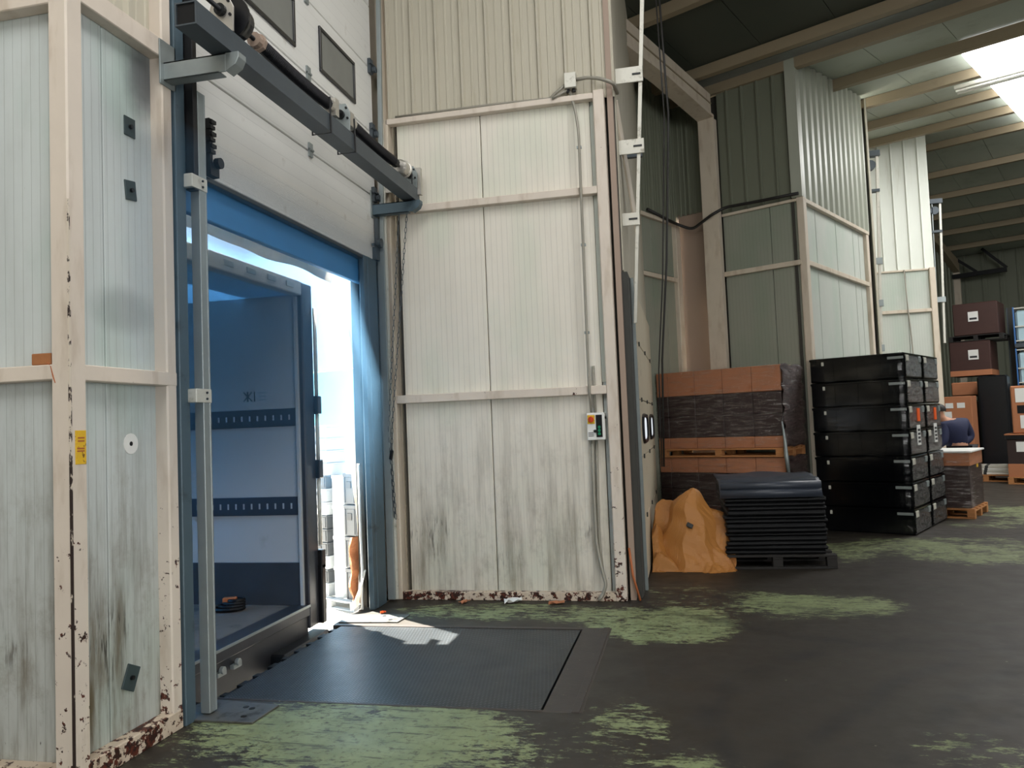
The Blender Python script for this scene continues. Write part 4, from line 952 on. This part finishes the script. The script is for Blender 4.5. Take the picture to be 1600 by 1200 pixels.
# ------------------------------------------------------------------ goods: wrapped cartons behind the mats
P2W = ['bottom', 'second', 'third', 'top']
def carton(loc, rz, w_, d_, h_, mat, label, group, tape=True, name='carton'):
    t = thing(name, label, 'carton', loc, rz, group)
    G().box(0, w_, 0, d_, 0, h_).build('box', mat, t, .006)
    if tape: G().box(w_ / 2 - .025, w_ / 2 + .025, -.0015, d_ * .5, h_ * .82, h_ + .001).build('tape', 'wood' if mat == 'kraft' else 'maroon', t)
    return t
edges = [-.64, -.46, -.04, .38, .80, 1.20]
Q0, Q1 = -.93, -.20
colname = ['narrow leftmost', 'second', 'third', 'fourth', 'rightmost']
def load(z0, rows, which, slant=0.0):
    z = z0
    for rn, h, mat in rows:
        for i, (a, b) in enumerate(zip(edges, edges[1:])):
            kind = 'kraft brown' if mat == 'kraft' else 'dark brown'
            carton(hall(Q0, a + .003, z), RN, b - a - .006, Q1 - Q0, h - .004, mat, f'{kind} carton, {colname[i]} in the {rn} row of the {which} wrapped pallet load', 'cartons wrapped on two pallets', tape=False)
        z += h
    return z
pl0 = pallet('dark wooden pallet on the floor under the lower carton load', tuple(hall((Q0 + Q1) / 2, .29, 0)), RN, 1.82, .8, 'wood_dark')
zt = load(.146, [('bottom', .23, 'maroon'), ('second', .23, 'kraft_dark'), ('third', .215, 'kraft_dark'), ('top', .215, 'kraft')], 'lower')
pl1 = pallet('wooden pallet between the lower and the upper carton load', tuple(hall((Q0 + Q1) / 2, .29, zt + .002)), RN, 1.80, .8, 'wood', .118)
load(zt + .122, [('bottom', .155, 'kraft'), ('second', .295, 'kraft_dark'), ('third', .295, 'kraft_dark'), ('top', .345, 'kraft')], 'upper')
def film(label, q0, q1, m0, m1, z0, z1, n=10, bag=.0, mat='film', side=None):
    t = thing('stretch_film', label, 'stretch film', hall(q0, m0, z0), RN)
    g = G(); e = .012; L, D, H = m1 - m0 + 2 * e, q1 - q0 + 2 * e, z1 - z0 + e
    ring = [(-e, -e), (L - e, -e), (L - e, D - e), (-e, D - e)]
    per = []
    for (a, b), (c_, d) in zip(ring, ring[1:] + ring[:1]):
        for i in range(6): per.append((a + (c_ - a) * i / 6, b + (d - b) * i / 6))
    vs = []
    for j in range(n + 1):
        for (a, b) in per: 
            k_ = .004 * math.sin(j * 2.4 + a * 9 + b * 7); vs.append((a + (k_ if b <= -e or b >= D - 2 * e else 0) + (bag * math.sin(j * 1.7) if a > L - 3 * e else 0), b + k_, H * j / n))
    m_ = len(per)
    g.add(vs, [(j * m_ + i, j * m_ + (i + 1) % m_, (j + 1) * m_ + (i + 1) % m_, (j + 1) * m_ + i) for j in range(n) for i in range(m_)])
    g.build('wrap', mat, t, smooth=True)
    if side:
        def sw(u, v): return (m1 - m0 + .020 + .014 * math.sin(v * 31 + u * 4) * math.sin(u * 6 + 1) + .008 * math.sin(v * 57 + u * 9), (q1 - q0) * u, (z1 - z0) * v + .012 * math.sin(u * 11))
        G().grid(10, 40, sw).build('side_wrap', side, t, smooth=True, solid=.006)
film('clear stretch film around the upper carton load', Q0, Q1, -.64, 1.20, zt + .13, zt + 1.21, bag=.012, side='film_dense')
film('clear stretch film around the lower carton load', Q0, Q1, -.64, 1.20, .15, zt, bag=.012, side='film_dense')
lb = thing('carton_label', 'white printed label on the lower wrapped cartons beside the black mats', 'label', hall(Q0 - .016, .42, .60), RN)
G().box(0, .075, -.001, .001, 0, .20).build('sheet', 'paper', lb)
for i in range(5): G().box(.012, .062 - .012 * (i % 2), -.002, -.001, .02 + i * .034, .034 + i * .034).build('print', 'ink', lb)
sp = thing('film_tail', 'loose grey twist of stretch film hanging from the carton stack', 'film', hall(Q0 - .04, 1.18, .95), RN)
G().tube([(.02, 0, .55), (.05, -.01, .3), (.06, -.02, .1), (.08, -.02, -.12)], [.008, .02, .028, .02], 7).build('twist', 'galv', sp, smooth=True)

# ------------------------------------------------------------------ black mats stacked on a pallet
mp = pallet('dark wooden pallet under the stack of black mats', (.83, 9.05, 0), .04, 1.16, 1.0, 'wood_dark')
rng = random.Random(3); z = .146
for i in range(13):
    th = .042 if i % 3 else .05
    lab = f'flat black rubber mat, {names[i]} up from the pallet in the stack' if 0 < i < 12 else ('flat black rubber mat lying directly on the pallet' if i == 0 else 'flat black rubber mat directly under the folded cover')
    t = thing('rubber_mat', lab, 'mat', (.83 + rng.uniform(-.02, .02), 9.05 + rng.uniform(-.02, .02), z), .04 + rng.uniform(-.02, .02), 'black mats stacked on a pallet')
    a, b = .50 + rng.uniform(-.015, .015), .46
    G().box(-a, a, -b, b, .001, th - .003).build('slab', 'rubber', t, .012)
    G().box(-a + .01, a - .01, -b - .008, b, th * .3, th * .7).build('edge_lip', 'rubber', t, .004)
    z += th
t = thing('folded_mat', 'thick black mat folded like an envelope on top of the stack', 'mat', (.80, 9.05, z), .03)
def fold(u, v):
    x = -.51 + 1.02 * u; y = -.50 + .95 * v
    zz = .17 * (1 - (1 - min(1, v * 5)) ** 2.0) + .012 * math.sin(u * 9) * math.sin(v * 5) + (.02 if v > .25 + .35 * abs(u - .45) * 1.4 else 0)
    return (x, y, max(0.004, zz))
G().grid(24, 16, fold).build('folded_top', 'rubber_top', t, smooth=True, solid=.02)
G().box(-.49, .49, -.42, .44, .002, .13).build('inner_fold', 'rubber', t, .03)
G().tube([(-.5, -.48, .05), (.5, -.48, .05)], .05, 10).tube([(-.5, -.475, .125), (.5, -.475, .125)], .045, 10).build('front_fold', 'rubber_top', t, smooth=True)

# ------------------------------------------------------------------ crumpled kraft tarpaulin on the floor
def crumple(seed, fx_, n=5):
    r = random.Random(seed); W_ = [(r.uniform(1, 5), r.uniform(1, 5), r.uniform(0, 6), r.uniform(.3, 1)) for _ in range(n)]
    return lambda a, b: sum(w_ * abs(math.sin(fx_ * (a * p + b * q) + s)) for p, q, s, w_ in W_) / n
def lump(name, mat, root, rx, ry, h, seed, peak, amp=.10):
    cr = crumple(seed, 1.4); g = G(); NA, NB = 26, 12
    vs = []; fs = []
    for j in range(NB + 1):
        v = j / NB
        for i in range(NA):
            a = 2 * PI * i / NA
            rad = math.cos(v * PI / 2) ** .62
            k_ = 1 + amp * 2.2 * (cr(math.cos(a) * 1.2 + v, math.sin(a) * 1.2) - .5)
            px = peak[0] * v; py = peak[1] * v
            vs.append((rx * rad * math.cos(a) * k_ + px, ry * rad * math.sin(a) * k_ + py, max(.002, h * v * (1 + amp * 1.6 * (cr(a, v * 3) - .5)))))
    for j in range(NB):
        for i in range(NA): fs.append((j * NA + i, j * NA + (i + 1) % NA, (j + 1) * NA + (i + 1) % NA, (j + 1) * NA + i))
    fs.append(tuple(range(NA))[::-1]); g.add(vs, fs)
    return g.build(name, mat, root)
tp = thing('tarpaulin', 'crumpled orange-brown kraft tarpaulin heaped on the floor in front of the second door', 'tarpaulin', (-.08, 8.75, 0), 0)
def tents(ts, x, y):
    z = 0.0
    for cx_, cy_, h_, pls in ts:
        d = max([0.0] + [sl * (math.cos(math.radians(an)) * (x - cx_) + math.sin(math.radians(an)) * (y - cy_)) for an, sl in pls])
        t = max(0.0, 1 - d / h_); z = max(z, h_ * (1 - (1 - t) ** 1.4))
    return z
def heap(name, ts, x0, x1, y0, y1, n=46, wr_=.012, sd=1):
    cr = crumple(sd, 5.0); g = G(); idx = {}; vs = []; fs = []
    for j in range(n + 1):
        for i_ in range(n + 1):
            x = x0 + (x1 - x0) * i_ / n; y = y0 + (y1 - y0) * j / n
            w1 = .035 * math.sin(9 * x + 5 * y + sd); w2 = .03 * math.sin(7 * y - 6 * x + sd)
            z = tents(ts, x + w1, y + w2)
            vs.append((max(x + .02 * math.sin(z * 17), -.345 + .01 * math.sin(z * 9)), y - .015 * math.sin(z * 21 + x * 8), z + (wr_ * (cr(x * 2 + z, y * 2) - .5) if z > .02 else 0)))
    for j in range(n):
        for i_ in range(n):
            q = (j * (n + 1) + i_, j * (n + 1) + i_ + 1, (j + 1) * (n + 1) + i_ + 1, (j + 1) * (n + 1) + i_)
            if max(vs[a][2] for a in q) > .004: fs.append(q)
    used = sorted({a for q in fs for a in q}); mp = {a: b for b, a in enumerate(used)}
    g.add([(vs[a][0], vs[a][1], max(.003, vs[a][2])) for a in used], [tuple(mp[a] for a in q) for q in fs])
    return g.build(name, 'tarp', tp, solid=.004)
heap('main_fold', [(.13, .10, .84, [(-84, 1.75), (-30, 2.2), (188, 1.5), (225, 1.7), (90, 2.4), (20, 2.9)]), (.26, -.12, .30, [(-70, 1.2), (180, .9), (5, 1.5), (90, .4), (230, 1.2)]),
    (.28, -.24, .13, [(-60, .8), (180, .6), (5, .7), (90, .3), (230, 1.0)])], -.42, .56, -.62, .62, 64, .05, 1)
heap('left_fold', [(-.34, -.02, .46, [(-85, 1.9), (200, 2.9), (150, 2.4), (15, 1.5), (-40, 2.0), (90, 1.6)]), (-.30, -.22, .20, [(-90, 1.5), (180, 1.7), (0, .9), (60, .8)])], -.66, .12, -.46, .4, 48, .05, 2)
heap('back_fold', [(-.20, .26, .69, [(-100, 1.9), (180, 2.6), (0, .35), (90, 3), (225, 1.6)])], -.6, .5, -.2, .62, 44, .05, 3)
G().obox((.06, -.205, .46), (.07, .014, .05), (-.4, .5, 0)).build('printed_mark', 'ink', tp, .01)

# ------------------------------------------------------------------ black crate stacks
def bcrate(loc, label, first, lab, stackname):
    t = thing('black_crate', label, 'crate', loc, RN, 'black crates in the two tall stacks')
    w_, d_, h_ = 1.19, .82, .325
    G().box(0, w_, 0, d_, .0, h_).build('body', 'black_crate', t, .012)
    G().box(-.008, w_ + .008, -.008, d_ + .008, h_ - .035, h_ - .004).build('rim', 'black_crate', t, .006)
    for x in (.30, .60, .90): G().box(x - .012, x + .012, -.006, .002, .02, h_ - .04).build('rib', 'black_crate', t, .003)
    G().box(.155, .185, -.014, .0, h_ - .10, h_ - .05).build('front_latch', 'galv_white', t, .003)
    G().box(w_ - .20, w_ - .01, -.013, .0, h_ - .08, h_ - .045).build('corner_strap', 'galv', t, .003)
    G().box(w_ - .002, w_ + .018, .04, .16, h_ - .11, h_ - .03).build('side_latch', 'galv_white', t, .006)
    G().box(w_, w_ + .010, .03, d_ - .03, .02, h_ - .04).build('side_panel', 'film_grey', t, .004)
    G().box(w_ - .002, w_ + .018, .68, .78, h_ - .11, h_ - .03).build('side_latch', 'galv', t, .006)
    if lab:
        G().box(w_ + .011, w_ + .020, .40, .52, .10, .27).build('orange_card', 'orange', t)['label'] = 'orange card'
        c_ = G().box(w_ + .011, w_ + .018, .34, .50, -.21, .05).build('white_card', 'paper', t)
        for i in range(4): 
            q = G().box(w_ + .018, w_ + .020, .36, .48, -.18 + i * .05, -.15 + i * .05).build('card_print', 'ink', t); q.parent = c_
    return t
lv_names = ['on the floor', 'second from the floor', 'third from the floor', 'fourth from the floor', 'fifth from the floor', 'sixth from the floor', 'on top']
for si, (q, nm_) in enumerate(((-.17, 'front'), (.75, 'rear'))):
    for i in range(7):
        bcrate(hall(q, 1.32, .005 + i * .331), f'black plastic crate {lv_names[i]} of the {nm_} black stack' + (' with an orange card' if i == 4 else ''), False, i == 4, nm_)
    film(f'shiny stretch film around the {nm_} stack of black crates', q, q + .82, 1.32, 2.51, .01, 2.325, 16, mat='film_tight')

# box on a pallet behind them
pb = pallet('brown wooden pallet under the waist-high wrapped box', tuple(hall(2.2, 2.42, 0)), RN, .84, 1.0, 'wood')
cbx = thing('wrapped_box', 'waist-high grey-brown wrapped box with a pale lid beside the black crates', 'box', hall(1.74, 2.04, .146), RN)
G().box(0, .76, 0, .92, 0, .78).build('box', 'kraft_dark', cbx, .008)
G().box(-.01, .77, -.01, .93, .60, .79).build('upper_sleeve', 'kraft_far', cbx, .006)
G().box(-.03, .80, -.03, .96, .79, .815).build('lid', 'paper', cbx, .004)
G().box(.762, .766, .5, .62, .55, .75).build('yellow_tag', 'yellow', cbx)
film('clear film around the waist-high box', 1.74, 2.66, 2.04, 2.80, .15, .93, 8)

# ------------------------------------------------------------------ far goods
def wrapped(loc, w_, d_, h_, mat, label, band=True, lab=None, name='wrapped_load'):
    t = thing(name, label, 'load', loc, RN)
    G().box(0, w_, 0, d_, 0, h_).build('carton_block', mat, t, .02)
    if band: G().box(-.006, w_ + .006, -.006, d_, 0, h_ * .16).build('lower_band', 'kraft_far', t, .006)
    if lab: 
        l_ = G().box(lab[0], lab[0] + .22, -.012, .0, lab[1], lab[1] + .24).build('label_sheet', 'paper', t)
        q = G().box(lab[0] + .03, lab[0] + .19, -.014, -.012, lab[1] + .04, lab[1] + .09).build('label_print', 'ink', t); q.parent = l_
    return t
qf = 11.2
for i, zz in enumerate((0,)):
    pallet('dark pallet on the floor under the far tower of loads', tuple(hall(qf + .5, 1.45, 0)), RN, 1.2, 1.0, 'wood_dark')
wrapped(hall(qf, .82, .15), 1.2, 1.0, 1.55, 'kraft_dark', 'dark wrapped load at the foot of the far tower', False)
wrapped(hall(qf - .02, .80, 1.86), .92, 1.0, .33, 'kraft_far', 'low brown carton layer below the middle load of the far tower', False)
pallet('dark pallet under the upper loads of the far tower', tuple(hall(qf + .5, 1.4, 1.71)), RN, 1.2, 1.0, 'wood_dark')
wrapped(hall(qf, .80, 2.34), .90, 1.0, .86, 'maroon', 'maroon carton load with a white label in the middle of the far tower', True, (.42, .40))
pallet('dark pallet under the top load of the far tower', tuple(hall(qf + .5, 1.4, 3.2)), RN, 1.2, 1.0, 'wood_dark')
wrapped(hall(qf, .93, 3.346), .98, 1.0, .80, 'maroon', 'maroon carton load with a white label on top of the far tower', False, (.34, .34))
bf = thing('black_wrapped_load', 'tall black film-wrapped load right of the far tower', 'load', hall(qf - .6, 1.46, 0), RN)
G().box(0, .62, 0, .5, .1, 2.30).build('load', 'black_plastic', bf, .04); G().box(0, .62, 0, .5, 0, .1).build('base', 'wood_dark', bf)
kb = thing('tall_carton', 'tall kraft carton with white labels standing before the far tower', 'carton', hall(9.6, .52, .0), RN)
G().box(0, .98, 0, .6, .26, 1.83).build('box', 'kraft_far', kb, .01)
G().box(0, .98, -.0, .6, 0, .26).build('base', 'wood_dark', kb)
for x, zz, w_, h_ in ((.44, 1.56, .16, .12), (.68, 1.56, .16, .12), (.20, 1.28, .36, .20), (.64, .98, .22, .10)):
    G().box(x, x + w_, -.006, .0, zz, zz + h_).build('label_sheet', 'paper', kb)
fp = pallet('wooden pallet with flat white sheets near the far cartons', tuple(hall(8.4, 1.95, 0)), RN, 1.1, .8, 'wood')
for i in range(4):
    t = thing('flat_sheet', f'flat pale sheet stack layer, {["lowest","second","third","topmost"][i]} on the far pallet', 'sheets', hall(8.4, 1.93, .146 + i * .045), RN + .03 * i, 'pale flat sheets on a pallet')
    G().box(-.5, .5, -.36, .36, .001, .042).build('bundle', 'paper' if i % 2 == 0 else 'galv_white', t, .006); G().box(-.03, .03, -.362, .362, 0.001, .044).build('strap', 'ink', t)
# stack of pale blue framed bins at the right edge
for i, nm_ in enumerate(('lower', 'upper')):
    t = thing('framed_bin', f'pale plastic bin in a blue frame, the {nm_} of the two at the right edge', 'bin', hall(11.6, 2.16, 2.0 + i * 1.02), RN, 'framed bins at the right edge')
    G().box(.04, 1.16, .04, .96, .08, .86).build('tank', 'pale_blue', t, .05)
    for x in (0, 1.17):
        for y in (0, .97): G().box(x, x + .03, y, y + .03, 0, .95).build('corner_post', 'blue', t)
    for zz in (.1, .45, .9):
        for y in (0, .97): G().box(.03, 1.17, y, y + .03, zz, zz + .03).build('cross_bar', 'galv_white', t)
    G().box(0, 1.2, 0, 1.0, -.05, .06).build('base_pallet', 'dark_steel', t, .005)
    G().box(.25, .5, .03, .04, .3, .42).build('bin_label', 'yellow' if i == 0 else 'blue', t)
tt = thing('wrapped_column', 'tall dark wrapped column carrying the framed bins at the right edge', 'load', hall(11.6, 2.16, 0), RN)
G().box(0, 1.2, 0, 1.0, .12, 1.94).build('load', 'black_plastic', tt, .02); G().box(0, 1.2, 0, 1.0, 0, .12).build('base', 'wood_dark', tt)
gp = thing('standing_panel', 'tall dark grey panel standing between the far tower and the framed bins', 'panel', hall(12.4, 1.95, 0), RN)
G().box(0, .20, 0, .05, 0, 4.05).build('panel_board', 'dull_steel', gp, .004); G().box(-.03, .0, -.02, .06, 0, 4.05).build('edge_post', 'dark_steel', gp)
# pallet at the right edge
rp = pallet('wooden pallet at the right edge under mixed cartons', tuple(hall(7.9, 3.02, 0)), RN, 1.2, .9, 'wood')
t = thing('dark_carton', 'dark wrapped carton at the right edge with two white papers, lower on the pallet', 'carton', hall(7.48, 2.44, .146), RN)
G().box(0, 1.15, 0, .85, 0, .74).build('box', 'kraft_dark', t, .01); G().box(-.004, 1.154, -.004, .85, 0, .26).build('kraft_base', 'kraft_far', t, .006)
for x in (.16, .40): G().box(x, x + .2, -.006, 0, .50, .70).build('label_sheet', 'paper', t)
t = thing('black_tray', 'flat black tray between the cartons at the right edge', 'tray', hall(7.46, 2.42, .89), RN)
G().box(0, 1.2, 0, .88, 0, .09).build('tray_base', 'black_plastic', t, .01); G().box(-.01, 1.21, -.01, .89, .09, .115).build('rim', 'kraft_far', t)
t = thing('mixed_carton', 'lighter carton with a white sheet on top of the right edge pallet', 'carton', hall(7.5, 2.56, 1.01), RN)
G().box(0, 1.0, 0, .8, 0, .95).build('box', 'kraft_far', t, .02); G().box(.08, .45, -.006, 0, .62, .9).build('label_sheet', 'paper', t); G().box(.14, .3, -.006, 0, .1, .36).build('label_sheet', 'paper', t); G().box(.10, .30, -.004, .0, .40, .56).build('dark_patch', 'black_plastic', t)

# ------------------------------------------------------------------ small litter on the floor along the wall
def litter(label, x, y, rz, s, mat, flat=.02):
    t = thing('paper_scrap', label, 'scrap', (x, y, 0), rz)
    r = random.Random(int(x * 1000)); n = 4
    G().grid(n, 3, lambda u, v: (s * (u - .5), s * .5 * (v - .5), .004 + flat * abs(math.sin(u * 7 + v * 4)))).build('scrap', mat, t, solid=.003)
litter('white crumpled paper scrap on the floor at the foot of the wall', -1.60, 6.95, .3, .16, 'paper', .04)
litter('small brown cardboard scrap at the foot of the wall', -2.05, 6.93, 1.0, .10, 'kraft')
litter('long brown scrap lying under the wall near the middle', -1.2, 6.93, .1, .14, 'kraft')
litter('tiny orange scrap beside the steel plate at the far jamb', -2.66, 6.5, .4, .05, 'orange')

# ------------------------------------------------------------------ person behind the wrapped box
pr = thing('person', 'person in a navy jacket bending over behind the wrapped box', 'person', hall(3.15, 2.42, 0), RN)
def skin(name, mat, pts, edges, parent, root=0, sub=1):
    me = bpy.data.meshes.new(name); me.from_pydata([p[:3] for p in pts], edges, []); me.materials.append(M[mat])
    o = bpy.data.objects.new(name, me); COL.objects.link(o); o.parent = parent
    md = o.modifiers.new('skin', 'SKIN'); md.use_smooth_shade = True
    for i, p in enumerate(pts):
        v = me.skin_vertices[0].data[i]; r_ = p[3]; v.radius = r_ if isinstance(r_, tuple) else (r_, r_); v.use_root = (i == root)
    sb = o.modifiers.new('sub', 'SUBSURF'); sb.levels = sub; sb.render_levels = sub
    return o
# local frame: x along P (right), y away; he leans forward to the left-front
hipz = .92
body = [(0, 0, hipz, .15), (-.04, -.02, 1.10, .145), (-.10, -.05, 1.27, .165), (-.14, -.07, 1.36, .10), (-.19, -.09, 1.41, .055), (-.235, -.105, 1.46, .085), (-.25, -.11, 1.54, .088), (-.245, -.11, 1.60, .05),
        (.06, .16, 1.33, .075), (.14, .22, 1.10, .055), (.02, .0, .98, .045), (-.04, -.10, .96, .035),
        (-.16, -.24, 1.28, .075), (-.14, -.32, 1.06, .055), (-.26, -.36, .98, .045), (-.34, -.36, .96, .035),
        (.03, .10, .86, .10), (.03, .11, .50, .07), (.06, .12, .10, .05), (-.06, .10, .05, .045),
        (.02, -.10, .86, .10), (.0, -.11, .50, .07), (.05, -.12, .10, .05), (-.08, -.13, .05, .045)]
be = [(0, 1), (1, 2), (2, 3), (3, 4), (4, 5), (5, 6), (6, 7), (2, 8), (8, 9), (9, 10), (10, 11), (2, 12), (12, 13), (13, 14), (14, 15), (0, 16), (16, 17), (17, 18), (18, 19), (0, 20), (20, 21), (21, 22), (22, 23)]
skin('body', 'skin', body, be, pr, 0, 2)
jk = [(p[0], p[1], p[2], p[3] * 1.16 + .012) for p in body]
js = [0, 1, 2, 3, 8, 9, 10, 12, 13, 14]; mp_ = {v: i for i, v in enumerate(js)}
skin('jacket', 'navy', [jk[i] for i in js], [(mp_[a], mp_[b]) for a, b in be if a in mp_ and b in mp_], pr, 0, 2)
ts = [0, 16, 17, 18, 20, 21, 22]; mp_ = {v: i for i, v in enumerate(ts)}
tj = [(p[0], p[1], p[2], p[3] * 1.12 + .01) for p in body]
skin('trousers', 'trousers', [tj[i] for i in ts], [(mp_[a], mp_[b]) for a, b in be if a in mp_ and b in mp_], pr, 0, 2)
hr = G(); NU, NV = 18, 8
hv = [(-.24 + .103 * math.sin(PI * .58 * v / NV) * math.cos(2 * PI * u / NU) + .012, -.105 + .095 * math.sin(PI * .58 * v / NV) * math.sin(2 * PI * u / NU), 1.555 + .098 * math.cos(PI * .58 * v / NV)) for v in range(NV + 1) for u in range(NU)]
hr.add(hv, [(v * NU + u, v * NU + (u + 1) % NU, (v + 1) * NU + (u + 1) % NU, (v + 1) * NU + u) for v in range(NV) for u in range(NU)]).build('hair', 'hair', pr, smooth=True)
G().obox((-.32, -.145, 1.52), (.035, .02, .03), (0, 0, .4)).build('nose', 'skin', pr, .006)
for s in (-1, 1): G().obox((-.31 + .03 * s * 0, -.145 + .035 * s, 1.545), (.012, .018, .01), (0, 0, .4)).build('eye', 'ink', pr, .002)
G().obox((-.315, -.147, 1.485), (.012, .05, .008), (0, 0, .4)).build('mouth', 'maroon', pr, .002)
for s in (-1, 1): G().obox((-.25, -.11 + .09 * s, 1.525), (.03, .02, .055), (0, 0, .3)).build('ear', 'skin', pr, .006)
for s, (hx, hy) in ((0, (-.04, -.10)), (1, (-.34, -.36))):
    for f in range(4): G().tube([(hx - .03, hy - .027 + f * .018, .95), (hx - .075, hy - .029 + f * .019, .94), (hx - .10, hy - .029 + f * .019, .925 - .003 * f)], [.009, .008, .006], 6).build('finger', 'skin', pr, smooth=True)
    G().tube([(hx, hy - .03, .955), (hx - .04, hy - .06, .945), (hx - .06, hy - .065, .935)], [.011, .009, .007], 6).build('thumb', 'skin', pr, smooth=True)

# ------------------------------------------------------------------ bluish haze added in the open doorway, standing in for lens glare
if ADDED_HAZE:
    k = N('bluish dust haze'); v = k.n('ShaderNodeVolumeScatter'); v.inputs['Color'].default_value = (.28, .62, 1.0, 1); v.inputs['Anisotropy'].default_value = .55
    zc = k.sep(k.coord('World'))[2]; k.put(v.inputs['Density'], k.math('MULTIPLY', k.step(zc, .7, 2.7), ADDED_HAZE))
    ab = k.n('ShaderNodeVolumeAbsorption'); ab.inputs['Color'].default_value = (.28, .62, 1.0, 1); k.put(ab.inputs['Density'], k.math('MULTIPLY', k.step(zc, .7, 2.7), ADDED_HAZE))
    ad = k.n('ShaderNodeAddShader'); k.put(ad.inputs[0], v.outputs[0]); k.put(ad.inputs[1], ab.outputs[0])
    k.nt.links.new(ad.outputs[0], k.out.inputs['Volume']); M['haze'] = k.mat
    hz = G().box(-4.4, -2.55, 3.6, 7.3, .02, 3.3).build('haze', 'haze'); tag(hz, 'bluish dust haze hanging in the open doorway', 'haze', kind='stuff')
